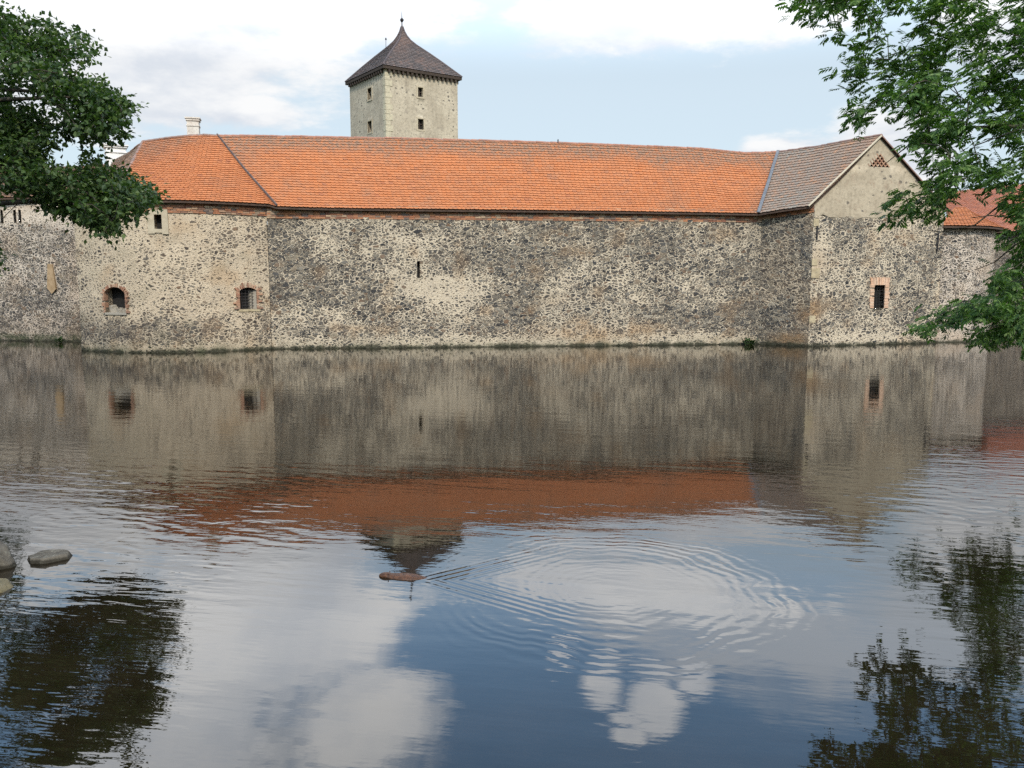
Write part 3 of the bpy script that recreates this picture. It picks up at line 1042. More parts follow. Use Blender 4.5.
def wear_main(px, py, U, Z):
    n = fbm(U * 0.45, Z * 0.7, 21, 4); n2 = fbm(U * 0.22, Z * 1.6, 22, 4); n3 = fbm(U * 1.3, Z * 1.3, 27, 3)
    cover = 0.20 + (n - 0.5) * 1.1 + (n3 - 0.5) * 0.7 + 0.75 * blob(px, py, 440, 289, 42, 16) + 0.3 * blob(px, py, 350, 240, 60, 30) + 0.25 * blob(px, py, 610, 290, 60, 40)
    cover += 0.65 * sstep(0.62 + (n2 - .5) * .5 - Z, 0, 0.35)
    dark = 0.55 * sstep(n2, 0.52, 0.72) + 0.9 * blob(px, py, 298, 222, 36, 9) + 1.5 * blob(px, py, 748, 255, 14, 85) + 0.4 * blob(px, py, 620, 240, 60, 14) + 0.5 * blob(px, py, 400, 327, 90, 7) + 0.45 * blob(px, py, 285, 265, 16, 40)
    dark -= 0.6 * blob(px, py, 440, 289, 40, 14)
    moss = 0.9 * sstep(0.28 - Z, 0, 0.25) + 0.35 * sstep(0.7 - Z, 0, 0.5) * n
    warm = 0.5 * blob(px, py, 575, 315, 60, 16) * sstep(n3, .4, .7) + 0.45 * sstep(fbm(U * 0.9, Z * 1.1, 31), 0.62, 0.75) + 0.25 * blob(px, py, 600, 334, 90, 5)
    return cover, dark, moss, warm


zc = lambda u: EAVE - 0.02 * np.sin(np.asarray(u) * 0.5)
slot_a = main.pix(417, 261); slot_b = main.pix(420, 278)
slot = (slot_a[0], slot_b[0], slot_b[1], slot_a[1])
wall('wall', main, -0.7, EAVE, [slot], wear_main, M['stone'], wing, seed=1)
uc = (slot[0] + slot[1]) / 2
k = MB()
q = main.P(np.array([slot[0] - .03, slot[1] + .03]), 0.0, -0.3)
k.add([(*q[0][:2], slot[2]), (*q[1][:2], slot[2]), (*q[1][:2], slot[3]), (*q[0][:2], slot[3])], [(0, 1, 2, 3)])
k.build('drain_slot', M['hollow'], wing)
cornice(main, 0, main.len, 6.02, 6.62, wing, 0.06, n=7)

hip_e = edge(bast, 276, 206.5, 0.42)
hipE = at(276.5, 207, A0[1] - 0.35)
hipT = at(217, 135.5, 43.6)
valE = at(758, 213.8, 41.15)
valT = at(778, 152, 46.6)
E_main = [hipE, edge(main, 330, 208.5, 0.27), edge(main, 420, 209.5, 0.27), edge(main, 520, 210.5, 0.27), edge(main, 640, 212, 0.27), edge(main, 720, 213.2, 0.27), valE]
T_main = [hipT, at(300, 136.6, 43.9), at(400, 138.5, 44.3), at(500, 141, 44.9), at(600, 144.2, 45.4), at(700, 148.5, 46.1), at(745, 153, 46.4), valT]


def wear_tm(px, py, c):
    n = fbm(c[:, 0] * 0.5, c[:, 2] * 0.9, 41, 4); n2 = fbm(c[:, 0] * 1.6, c[:, 2] * 2.2, 43, 3)
    ridge_y = np.interp(px, [217, 400, 600, 745], [136, 138, 144, 153])
    top = sstep(ridge_y + 26 - py, 0, 26)
    right = sstep(px - (py - 213) * -0.45, 735, 775) * 1.0
    left = blob(px, py, 235, 150, 26, 22)
    return 0.06 + 1.15 * top * sstep(n + 0.6 * top, 0.45, 0.85) + 0.10 * sstep(fbm(c[:, 0] * 1.1, c[:, 2] * 0.25, 47, 3), 0.55, 0.75) + 0.18 * n2 + 0.85 * right + 0.6 * left + 0.3 * sstep(n, 0.56, 0.75) * sstep(n2, 0.35, 0.6)


Pm = ruled(E_main, T_main, flare=0.16, wob=0.16)
roof = tiled(Pm, 'tile', wing, 0.20, 0.235, wear_tm, seed=5)
ridge_tiles(T_main, 'ridge', roof)
ribbon([hipE + (0.02, -0.02, 0.05), (hipE + hipT) / 2 + (0.02, -0.05, -0.06), hipT + (0, 0, 0.03)], 0.065, 0.08, 'verge', roof, 'verge')
# far slope of the range towards the courtyard
back_off = np.array([-0.35, 4.6, -3.9])
tiled(ruled([p + back_off for p in T_main][::-1], T_main[::-1]), 'tile_red', wing, 0.4, 0.34, lambda px, py, c: np.full(len(c), .3), name='rear_roof', seed=6)
k = MB()
vp = at(558, 143.0, 45.1)
k.tube([vp + (0, 0, -0.1), vp + (0, 0, 0.14)], [0.03, 0.03], 6); k.tube([vp + (0, 0, 0.14), vp + (0, 0, 0.19)], [0.05, 0.02], 6)
k.build('vent_pipe', M['iron'], roof)
# rear wall
k = MB()
bk = [np.array([p[0] + back_off[0], p[1] + back_off[1] - .5]) for p in T_main]
for p, q in zip(bk[:-1], bk[1:]):
    k.add([(p[0], p[1], 0), (q[0], q[1], 0), (q[0], q[1], 6.3), (p[0], p[1], 6.3)], [(1, 0, 3, 2)])
k.build('rear_wall', M['cream'], wing)

# ---- rounded bastion at the left
bas = thing('round_bastion', 'rounded castle bastion of pale mortared rubble with three small windows under an orange roof', 'bastion', [-15.5, 40, 0])


def wear_bast(px, py, U, Z):
    n = fbm(U * 0.5, Z * 0.7, 51, 4); n2 = fbm(U * 0.3, Z * 1.4, 52, 4); n3 = fbm(U * 1.4, Z * 1.4, 53, 3)
    cover = 0.92 + (n - 0.5) * 1.1 + (n3 - .5) * .9
    low = sstep(py, 306, 322) * sstep(250 - px, 0, 80)
    cover -= 0.42 * low + 0.32 * sstep(py, 318, 330) + 0.22 * sstep(px, 245, 268) + 0.25 * blob(px, py, 225, 255, 35, 30) * 0.6
    cover += 0.55 * sstep(0.5 + (n2 - .5) * .5 - Z, 0, 0.3)
    dark = 0.5 * low * sstep(n2, 0.4, 0.6) + 0.55 * blob(px, py, 160, 330, 80, 9) + 0.25 * sstep(n2, .58, .75) + 0.4 * blob(px, py, 90, 312, 14, 20) + 0.3 * blob(px, py, 262, 250, 10, 45)
    moss = 0.95 * sstep(0.3 - Z, 0, 0.25) + 0.4 * sstep(0.8 - Z, 0, 0.6) * n + 0.2 * sstep(n3, .6, .75)
    warm = 0.35 * sstep(fbm(U * 0.8, Z * 0.9, 57), 0.55, 0.75) + 0.15
    return cover, dark, moss, warm


def opening(path, x0, y0, x1, y1):
    a = path.pix(x0, (y0 + y1) / 2); b_ = path.pix(x1, (y0 + y1) / 2)
    c = path.pix((x0 + x1) / 2, y1); d = path.pix((x0 + x1) / 2, y0)
    return (a[0], b_[0], c[1], d[1])


w1 = opening(bast, 105.5, 287, 126, 313)
w2 = opening(bast, 239.5, 287.5, 256.5, 309)
w3 = opening(bast, 154.5, 214.5, 162, 229)
wall('wall', bast, -0.7, EAVE, [w1, w2, w3], wear_bast, M['stone'], bas, seed=2)
win, W = window(bast, *w1, bas, 'brick', arch=0.26, bars=None, sill=False, ring=0.10, ragged=0.8, depth=0.45)
tag(win, 'arched opening with white rubble heaped on its ledge')
k = MB()
u0, u1, z0, z1 = w1
for i in range(16):
    f = random.random()
    c = W(u0 + 0.08 + (u1 - u0 - 0.3) * f ** 1.3, z0 + 0.06 + 0.34 * (1 - f) * random.random(), -0.12 - 0.25 * random.random())
    a = random.uniform(0, 3); s = random.uniform(0.07, 0.13)
    k.obox(c, np.array([math.cos(a), math.sin(a), 0.2]) * s, np.array([-math.sin(a), math.cos(a), 0.1]) * s * 0.8, np.array([-.1, -.1, 1]) * s * 0.7)
k.obox(W((u0 + u1) / 2, z0 - 0.03, -0.12), np.append(W(u1, 0, 0)[:2] - W(u0, 0, 0)[:2], 0) * 0.52, np.append(bast.nrm((u0 + u1) / 2), 0) * 0.16, (0, 0, 0.05))
k.build('rubble', M['white_rubble'], win)
win, W = window(bast, *w2, bas, 'brick', arch=0.14, bars=(5, 7), sill=True, ring=0.17, ragged=0.7, splay=(w2[1] - 0.28, w2[1] + 0.04))
tag(win, 'barred window in a worn red brick surround with a pale sill')
u0, u1, z0, z1 = w3
k = MB()
nn = np.append(bast.nrm((u0 + u1) / 2), 0); tt = np.array([-nn[1], nn[0], 0])
win3 = None
c0 = np.append(bast.at((u0 + u1) / 2), 0)
hw = (u1 - u0) / 2
win3 = mesh('window', [c0 + tt * s * (hw + .02) - nn * 0.35 + (0, 0, z) for s, z in ((-1, z0 - .02), (1, z0 - .02), (1, z1 + .02), (-1, z1 + .02))], [(0, 1, 2, 3)], M['hollow'], bas)
tag(win3, 'small unbarred slit window in a cream rendered frame')
for (cu, cz, hu, hz) in ((-hw - 0.14, (z0 + z1) / 2, 0.14, (z1 - z0) / 2 + 0.2), (hw + 0.13, (z0 + z1) / 2, 0.13, (z1 - z0) / 2 + 0.22), (0, z1 + 0.1, hw - .002, 0.1), (0, z0 - 0.08, hw - .002, 0.08)):
    k.obox(c0 + tt * cu - nn * 0.12 + (0, 0, cz), tt * hu, nn * 0.165, (0, 0, hz))
k.build('surround', M['frame_stone'], win3)
cornice(bast, 6.9, bast.len, 6.12, 6.62, bas, 0.06, n=6)

uu = np.linspace(bast.pix(116, 203)[0], bast.len, 14)
apexL, apexM = at(143, 141.5, 44.2), at(190, 135.5, 43.2)
E_b = [np.append(bast.at(u) + bast.nrm(u) * 0.32, 6.62) for u in uu]
# the eaves stop where the long roof begins
E_b = [p for p in E_b if p[0] < hipE[0] - 0.1] + [hipE]
Pb = ruled(E_b, [apexL, apexM, at(203, 135.0, 43.2), hipT], sT=[0, 0.42, 0.62, 1.0], flare=0.10, wob=0.08)


def wear_tb(px, py, c):
    n = fbm(c[:, 0] * 0.6, c[:, 2] * 0.9, 61, 4)
    return 0.02 + 0.75 * blob(px, py, 150, 148, 22, 12) + 0.5 * blob(px, py, 185, 140, 30, 6) + 0.35 * sstep(n, 0.55, 0.75) + 0.7 * blob(px, py, 232, 165, 6, 30) * 0


broof = tiled(Pb, 'tile', bas, 0.20, 0.235, wear_tb, seed=8)
ridge_tiles([apexL, at(165, 138.4, 43.7), apexM, at(203, 135.0, 43.2), hipT], 'ridge_old', broof)
# the slope that falls away on the left
lowL = at(104, 165, 47.5)
E_c = [np.append(bast.at(5.5) + bast.nrm(5.5) * 0.4, 6.62), E_b[0]]
Pc = ruled([np.append(bast.at(1.0) + bast.nrm(1.0) * 0.35, 6.62), np.append(bast.at(5.9) + bast.nrm(5.9) * 0.35, 6.6), np.append(bast.at(7.4) + bast.nrm(7.4) * 0.32, 6.62), E_b[0]], [at(139, 145, 46.5), apexL + (0, 0.05, 0)], flare=0.2)
tiled(Pc, 'tile_old', bas, 0.2, 0.17, lambda px, py, c: np.full(len(c), .35), name='left_roof_slope', seed=9)
ridge_tiles([E_b[0] + (0, 0, .05), (E_b[0] + apexL) / 2 + (0, 0, -0.08), apexL], 'ridge_old', broof, name='hip_tiles')


def chimney(parent, px, ptop, pbot, Y, wpx, mat, name='chimney', cap=True, turn=0.25):
    top, bot = at(px, ptop, Y), at(px, pbot, Y)
    w_ = wpx * Y / FPX / 2
    a = np.array([math.cos(turn), math.sin(turn), 0]); b_ = np.array([-math.sin(turn), math.cos(turn), 0])
    k = MB()
    hgt = top[2] - bot[2] + 0.9
    k.obox(top + (0, 0, -hgt / 2 - 0.16), a * w_ * 0.86, b_ * w_ * 0.86, (0, 0, hgt / 2))
    o = k.build(name, M[mat], parent)
    if cap:
        k = MB()
        k.obox(top + (0, 0, -0.13), a * w_, b_ * w_, (0, 0, 0.05))
        k.obox(top + (0, 0, -0.045), a * w_ * 1.12, b_ * w_ * 1.12, (0, 0, 0.033))
        k.obox(top + (0, 0, -0.42), a * w_ * 0.95, b_ * w_ * 0.95, (0, 0, 0.035))
        k.build('chimney_cap', M[mat], o)
    return o


chimney(bas, 193, 118, 136, 44.4, 12.5, 'chimney')

# ---- block with the plain gable at the right
blk = thing('gabled_house', 'stone castle block with a bare plastered gable end and a barred brick framed window', 'castle block', [17.5, 42.5, 0])


def wear_side(px, py, U, Z):
    n = fbm(U * 0.8, Z * 0.7, 71, 4); n2 = fbm(U * 0.5, Z * 1.4, 72, 4)
    cover = 0.12 + (n - .5) * .9
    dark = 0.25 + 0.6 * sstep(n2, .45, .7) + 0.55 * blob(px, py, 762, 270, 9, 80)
    moss = 0.9 * sstep(0.25 - Z, 0, .25) + 0.3 * sstep(.9 - Z, 0, .8) * n
    warm = 1.3 * blob(px, py, 790, 339, 20, 6) + 0.2 * sstep(n, .55, .7) + 0.8 * blob(px, py, 803, 315, 8, 10)
    return cover, dark, moss, warm


def wear_front(px, py, U, Z):
    n = fbm(U * 0.5, Z * 0.7, 81, 4); n2 = fbm(U * 0.4, Z * 1.5, 82, 4); n3 = fbm(U * 1.4, Z * 1.4, 83, 3)
    cover = 0.36 + (n - .5) * .9 + (n3 - .5) * .7 + 0.6 * blob(px, py, 818, 262, 9, 14) + 0.5 * blob(px, py, 880, 337, 70, 6)
    dark = 0.65 * sstep(n2, .53, .74) + 0.5 * blob(px, py, 915, 310, 22, 18) - 0.2
    moss = 0.8 * sstep(0.2 - Z, 0, .2)
    warm = 0.9 * blob(px, py, 812, 310, 9, 10) + 0.35 * blob(px, py, 818, 262, 8, 14) + 0.3 * sstep(fbm(U * .9, Z, 87), .62, .75) + 0.4 * blob(px, py, 905, 237, 12, 6)
    return cover, dark, moss, warm


EV = side.pix(808, 212)[1]
wall('side_wall', side, -0.7, lambda u: EAVE + 0.26 * np.asarray(u) / side.len, [], wear_side, M['stone'], blk, seed=3)
wf = opening(front, 873.5, 285, 884, 308)
GZ0 = front.pix(870, 217)[1]
wall('wall', front, -0.7, GZ0, [wf], wear_front, M['stone'], blk, seed=4)
win, W = window(front, *wf, blk, 'brick_pale', arch=0.0, bars=(4, 8), sill=False, ring=0.25, ragged=0.2)
tag(win, 'narrow barred window in a pale orange brick surround')
# plastered gable, one sheet with the lattice vent cut in it
gu = lambda px, py: front.pix(px, py, 0.03)
ap = gu(880, 136.5)
gl = gu(811.5, 207); gr = (front.len + 0.05, gl[1] - 0.25)
half = ap[0] - gl[0]
ru = np.array([0.0, 0.04, 0.16, 1.0]); rz_ = np.array([0.0, 0.10, 0.22, 1.0])
rake_l = [(gl[0] + half * a, gl[1] + (ap[1] - gl[1]) * b_) for a, b_ in zip(ru, rz_)]
rgt = gr[0] - ap[0]
rake_r = [(gr[0] - rgt * a, gr[1] + (ap[1] - gr[1]) * b_) for a, b_ in zip(ru, rz_)]
v0 = gu(870, 166.5); v1 = gu(890, 166.5); v2 = gu(880.5, 154.0)


def gtop(u):
    us_ = np.array([p[0] for p in rake_l] + [p[0] for p in rake_r[::-1][1:]]); zs_ = np.array([p[1] for p in rake_l] + [p[1] for p in rake_r[::-1][1:]])
    return np.interp(u, us_, zs_)


us_ = np.unique(np.round(np.concatenate([np.linspace(gl[0], gr[0], 60), [v0[0], v1[0], v2[0], ap[0]]]), 4))
verts, faces, uvs = [], [], []


def col_pts(u):
    zt = float(gtop(u)); zb = GZ0 - 0.02 + 0.05 * (fbm(np.array([u * 2.0]), np.array([3.0]), 5)[0] - .5) * 4
    inside = v0[0] - 1e-6 <= u <= v1[0] + 1e-6
    if inside:
        vt = v0[1] + (v2[1] - v0[1]) * (1 - abs(u - v2[0]) / ((v1[0] - v0[0]) / 2 + (0 if u < v2[0] else 0)))
        vt = min(max(vt, v0[1]), zt - 0.02)
        return zb, v0[1], vt, zt
    return zb, v0[1], v0[1], zt


prev = None
for u in us_:
    zb, za, zv, zt = col_pts(u)
    za_ = min(za, zt - 0.004); zv = min(max(zv, za_), zt - 0.002)
    zs_ = list(np.linspace(zb, za_, 8)) + list(np.linspace(zv, zt, 6))
    idx = []
    for z in zs_:
        o = 0.012 + 0.02 * (fbm(np.array([u]), np.array([z]), 8)[0] - .5)
        p = front.P(np.array([min(u, front.len)]), z, o)[0]
        if u > front.len:
            t_ = np.array([-front.nrm(1.0)[1], front.nrm(1.0)[0]]); p[:2] += t_ * (u - front.len)
        idx.append(len(verts)); verts.append(p); uvs.append((u, z))
    if prev:
        for j in range(13):
            if j == 7:
                continue_face = not (v0[0] - 1e-6 <= uprev and u <= v1[0] + 1e-6)
                if not continue_face: continue
            faces.append((prev[j], idx[j], idx[j + 1], prev[j + 1]))
    prev, uprev = idx, u
gab = mesh('gable', verts, faces, M['plaster'], blk, True, uvs)
fn = np.append(front.nrm(1.0), 0); ft = np.array([-fn[1], fn[0], 0])


def F(u, z, o):
    return np.append(front.p[0], 0) + ft * u + fn * o + np.array([0, 0, z])


k = MB()
k.add([F(v0[0] - .1, v0[1] - .1, -.25), F(v1[0] + .1, v0[1] - .1, -.25), F(v2[0], v2[1] + .15, -.25)], [(0, 1, 2)])
vent = k.build('lattice_vent', M['hollow'], gab)
k = MB()
wv, hv = v1[0] - v0[0], v2[1] - v0[1]
nrow = 5
for r_ in range(nrow):
    zz = v0[1] + hv * (r_ + 0.1) / nrow
    wr = wv * (1 - (r_ + 0.1) / nrow)
    nb = max(1, int(wr / 0.2))
    for i in range(nb + 1):
        u = v2[0] - wr / 2 + wr * (i / max(1, nb))
        for sgn in (-1, 1):
            k.obox(F(u + sgn * 0.045, zz + 0.06, -0.03 - 0.02 * (sgn > 0)), (ft * 0.8 + np.array([0, 0, sgn * 0.85])) * 0.075, fn * 0.045, (np.array([0, 0, 0.8]) - ft * sgn * 0.85) * 0.022)
k.build('brick_lattice', M['brick'], vent)
# iron tie anchors
for (x, y0, y1) in ((816.5, 226, 240), (937.5, 233, 251)):
    a, b_ = front.pix(x, y0), front.pix(x, y1)
    k = MB()
    k.obox(F(a[0], (a[1] + b_[1]) / 2, 0.07), ft * 0.03, fn * 0.025, (0, 0, (a[1] - b_[1]) / 2))
    k.build('tie_anchor', M['iron'], blk)
# quoins and corner stones
for z, hh, ln in ((1.15, 0.34, 0.34), (3.3, 0.46, 0.46), (3.9, 0.3, 0.3), (5.75, 0.36, 0.3)):
    k = MB()
    k.obox(F(ln / 2 - 0.012, z + hh / 2, -ln * 0.25), ft * ln / 2, fn * (ln * 0.25 + 0.03), (0, 0, hh / 2))
    k.build('corner_stone', M['sandstone'], blk)
cornice(side, 0, side.len, lambda u: 6.15 + 0.26 * u / side.len, lambda u: 6.55 + 0.26 * u / side.len, blk, 0.05, n=4)
# roof of the block: left slope from the valley to the gable, right slope behind
sE1 = F(-0.32, gl[1] + 0.02, 0.10)
E_s = [valE + (0.02, 0, 0), (valE + sE1) / 2 + (0, 0, 0.02), sE1]
apx = F(ap[0], ap[1] + 0.06, 0.10)
T_s = [valT, valT * 0.6 + apx * 0.4 + (0, 0, -0.05), valT * 0.25 + apx * 0.75 + (0, 0, 0.0), apx]


def wear_ts(px, py, c):
    n = fbm(c[:, 1] * 0.8, c[:, 2] * 1.1, 91, 4)
    return 0.72 - 0.55 * sstep(px + (py - 180) * 0.5, 800, 865) + (n - .5) * .9


Ps = ruled(E_s, T_s, flare=0.12, wob=0.05)
sroof = tiled(Ps, 'tile_old', blk, 0.20, 0.235, wear_ts, seed=12)
ridge_tiles(T_s, 'ridge_old', sroof)
ribbon([valE + (0, -0.05, 0.06), (valE + valT) / 2 + (0, -0.03, 0.0), valT + (0, 0, 0.07)], 0.17, 0.04, 'lead', sroof, 'valley_flashing')
rE = F(gr[0] + 0.02, gl[1] + 0.03, 0.06)
dirb = (valT - apx)
tiled(ruled([rE, rE + dirb * 1.2], [apx, apx + dirb * 1.2]), 'tile_old', blk, 0.22, 0.18, lambda px, py, c: np.full(len(c), .5), name='right_roof_slope', seed=13)
# mortared verge along both rakes
pts = [F(u, z + 0.035, 0.13) for u, z in rake_l]
ribbon([pts[0] - ft * 0.25] + pts[1:], 0.075, 0.04, 'cream', sroof, 'verge', up=fn)
pts = [F(u, z + 0.03, 0.13) for u, z in rake_r]
ribbon(pts, 0.06, 0.04, 'ridge_old', sroof, 'verge', up=fn)
# right side wall and inner end of the block
k = MB()
bx0, bx1 = np.append(B2, 0), np.append(B2, 0) + dirb * np.array([1, 1, 0]) * 1.2
k.add([bx0 + (0, 0, -.7), bx1 + (0, 0, -.7), bx1 + (0, 0, 6.4), bx0 + (0, 0, 6.4)], [(0, 1, 2, 3)])
mesh('east_wall', k.v, k.f, M['stone'], blk, False, [(0, -.7), (8, -.7), (8, 6.4), (0, 6.4)], {'wear_tone': [(.4, .3, .1, .1)] * 4})

# ---- tall tower
TW = thing('stone_tower', 'tall square plastered stone tower with a dark pointed tiled roof', 'tower', [-8, 70, 0])
tc = at(385.5, 110, 67.0)
th_ = math.radians(35.0)
s_t = 6.60
ex = np.array([math.cos(th_), math.sin(th_), 0]); ey = np.array([-math.sin(th_), math.cos(th_), 0])
C0 = np.array([tc[0], 67.0, 0])
zE = at(385.5, 67, 67.0)[2]
corners = [C0, C0 + ex * s_t, C0 + ex * s_t + ey * s_t, C0 + ey * s_t]
right_f = Path([C0[:2], corners[1][:2]])
left_f = Path([corners[3][:2], C0[:2]])
wn = lambda px, py, U, Z: (U * 0, U * 0, U * 0, U * 0)


def tower_face(path, rects, seed):
    ops = [opening(path, *r) for r in rects]
    o = wall('wall', path, 0.0, zE, ops, wn, M['tower_plaster'], TW, step=0.45, rough=0.03, depth=0.5, seed=seed)
    for op in ops:
        u0, u1, z0, z1 = op
        n = np.append(path.nrm((u0 + u1) / 2), 0); t = np.array([-n[1], n[0], 0])
        c = np.append(path.at((u0 + u1) / 2), 0)
        hw = (u1 - u0) / 2
        win = mesh('window', [c + t * s * (hw + .03) - n * 0.3 + (0, 0, z) for s, z in ((-1, z0 - .03), (1, z0 - .03), (1, z1 + .03), (-1, z1 + .03))], [(0, 1, 2, 3)], M['hollow'], TW)
        k = MB()
        for (cu, cz, hu, hz) in ((-hw - 0.07, (z0 + z1) / 2, 0.07, (z1 - z0) / 2 + .12), (hw + 0.07, (z0 + z1) / 2, 0.07, (z1 - z0) / 2 + .12), (0, z1 + 0.06, hw - .002, 0.06), (0, z0 - 0.06, hw - .002, 0.06)):
            k.obox(c + t * cu - n * 0.1 + (0, 0, cz), t * hu, n * 0.125, (0, 0, hz))
        k.build('frame', M['frame_stone'], win)
        k = MB()
        k.obox(c - n * 0.22 + (0, 0, (z0 + z1) / 2), t * 0.03, n * 0.03, (0, 0, (z1 - z0) / 2))
        k.obox(c - n * 0.22 + (0, 0, z0 + (z1 - z0) * 0.55), t * hw, n * 0.028, (0, 0, 0.03))
        k.build('glazing_bar', M['timber'], win)


tower_face(right_f, [(418, 87.5, 423, 97), (418, 119, 423.5, 129.5)], 5)
tower_face(left_f, [(367.6, 88, 371.5, 99.5), (367.8, 121, 371.8, 132.5)], 6)
for pth in (Path([corners[1][:2], corners[2][:2]]), Path([corners[2][:2], corners[3][:2]])):
    wall('rear_wall', pth, 0.0, zE, [], wn, M['tower_plaster'], TW, step=1.0, seed=7)
k = MB()
z = 6.0
i = 0
while z < zE - 0.2:
    hh = random.uniform(0.32, 0.5)
    l1, l2 = (0.62, 0.3) if i % 2 else (0.42, 0.22)
    if True:
        k.obox(C0 + ex * (l1 / 2 - 0.015) + ey * (0.06 - 0.035) + (0, 0, z + hh / 2), ex * l1 / 2, ey * 0.06, (0, 0, hh / 2 * 0.95))
        k.obox(C0 + ey * (l2 / 2 + 0.086) + ex * (0.06 - 0.03) + (0, 0, z + hh / 2), ex * 0.05, ey * l2 / 2, (0, 0, hh / 2 * 0.95))
    z += hh; i += 1
ob = k.build('quoin', M['quoin'], TW)
me = ob.data
lay = me.uv_layers.new(name='UVMap')
for l in me.loops: lay.data[l.index].uv = (me.vertices[l.vertex_index].co.x * 1.3, me.vertices[l.vertex_index].co.z)
# roof profile: wide skirt, then a thin concave spire
mid = C0 + (ex + ey) * s_t / 2
hs = s_t / 2 + 0.27
zA = at(402, 21, 70.0)[2]
zR = zE + 0.08
prof = [(0.0, 1.0), (0.10, 0.885), (0.25, 0.715), (0.45, 0.475), (0.58, 0.31), (0.64, 0.235), (0.70, 0.165), (0.78, 0.10), (0.88, 0.045), (1.0, 0.010)]
pt_, pr_ = np.array([p[0] for p in prof]), np.array([p[1] for p in prof])
H_ = zA - zR


def face_fn(k_):
    dirs = [(-ey, ex), (ex, ey), (ey, -ex), (-ex, -ey)]
    n_, t_ = dirs[k_]

    def Pf(s, t):
        s = np.asarray(s, float); t = np.broadcast_to(np.asarray(t, float), s.shape)
        rr_ = np.interp(t, pt_, pr_) * hs
        return mid + n_ * rr_[..., None] + t_ * ((2 * s - 1) * rr_)[..., None] + np.array([0, 0, 1.0]) * (zR + H_ * t)[..., None]
    return Pf


def wear_tw(px, py, c):
    return 0.15 + 0.75 * blob(px, py, 400, 42, 9, 14) + 0.5 * sstep(fbm(c[:, 0] * .8, c[:, 2] * 1.2, 5), .55, .7)


for k_ in range(4):
    tiled(face_fn(k_), 'tile_tower', TW, 0.26, 0.20, wear_tw, seed=20 + k_)
k = MB()
for sx_, sy_ in ((-1, -1), (1, -1), (1, 1), (-1, 1)):
    hp = [mid + (ex * sx_ + ey * sy_) * hs * np.interp(t, pt_, pr_) + np.array([0, 0, zR + H_ * t + 0.02]) for t in np.linspace(0, 1, 12)]
    k.tube(hp, [0.085] * 12, 6)
k.build('hip_tiles', M['ridge_tower'], TW)
k = MB()
# eaves board and rows of brackets
for (a, n_, t_) in ((0, -ey, ex), (1, -ex, ey), (2, ey, ex), (3, ex, ey)):
    c = mid + n_ * (hs - 0.05)
    k.obox(c + (0, 0, zR - 0.12), t_ * (hs - (0 if a % 2 == 0 else 0.1)), n_ * 0.04, (0, 0, 0.10))
    for i in range(16):
        u = (i + 0.5) / 16 * 2 - 1
        k.obox(mid + n_ * (s_t / 2 + 0.07) + t_ * u * (s_t / 2 - 0.1) + (0, 0, zR - 0.33), t_ * 0.075, n_ * 0.16, (0, 0, 0.13))
k.build('eaves_brackets', M['timber'], TW)
k = MB()
tp = mid + np.array([0, 0, zA])
k.tube([tp + (0, 0, -0.3), tp + (0, 0, 0.35), tp + (0, 0, 0.42), tp + (0, 0, 0.55), tp + (0, 0, 0.66), tp + (0, 0, 0.72), tp + (0, 0, 1.25)], [0.07, 0.04, 0.10, 0.17, 0.10, 0.03, 0.012], 8)
k.build('finial', M['iron'], TW)
hk = mid + (-ex - ey) * hs * 0.28 + np.array([0, 0, zR + H_ * 0.645])
k = MB()
hl = at(386, 62, 67.2)
k.tube([at(385.7, 62, 66.6), at(385.9, 52, 67.3), at(385.9, 38.5, 68.4)], [0.022, 0.022, 0.02], 5)
k.tube([at(385.9, 39.5, 68.35), at(385.9, 38.2, 68.45)], [0.07, 0.05], 6)
k.build('lightning_rod', M['iron'], TW)

# ---- wall and range behind the left tree
lft = thing('west_range', 'low castle range at the far left behind the tree with white chimney', 'castle range', [-28, 44, 0])
lw = Path([(-42, 47.5), gp(0, 340.5)[:2], gp(60, 341.5)[:2], (-20.2, 42.8)])


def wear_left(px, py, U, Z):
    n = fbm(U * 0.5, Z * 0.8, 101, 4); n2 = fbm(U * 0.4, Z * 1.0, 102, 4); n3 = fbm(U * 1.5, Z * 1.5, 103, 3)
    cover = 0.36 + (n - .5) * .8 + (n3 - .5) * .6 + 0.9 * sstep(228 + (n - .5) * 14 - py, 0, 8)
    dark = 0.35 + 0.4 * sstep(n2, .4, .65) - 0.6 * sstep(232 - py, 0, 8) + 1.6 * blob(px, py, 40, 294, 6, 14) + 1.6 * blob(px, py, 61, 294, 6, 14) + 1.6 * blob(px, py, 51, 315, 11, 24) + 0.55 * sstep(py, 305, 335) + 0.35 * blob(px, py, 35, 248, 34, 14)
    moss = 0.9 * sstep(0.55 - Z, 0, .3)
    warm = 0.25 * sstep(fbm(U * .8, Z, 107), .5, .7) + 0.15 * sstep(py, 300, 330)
    return cover, dark, moss, warm


ztl = lw.pix(30, 199)[1]
sl = [opening(lw, x - 1.3, 210, x + 1.3, 223) for x in (2, 15, 20)]
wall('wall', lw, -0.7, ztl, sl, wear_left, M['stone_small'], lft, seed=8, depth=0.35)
for op in sl:
    n = np.append(lw.nrm((op[0] + op[1]) / 2), 0); t = np.array([-n[1], n[0], 0]); c = np.append(lw.at((op[0] + op[1]) / 2), 0); hw = (op[1] - op[0]) / 2
    mesh('arrow_slit', [c + t * s * (hw + .03) - n * 0.3 + (0, 0, z) for s, z in ((-1, op[2] - .03), (1, op[2] - .03), (1, op[3] + .03), (-1, op[3] + .03))], [(0, 1, 2, 3)], M['hollow'], lft)
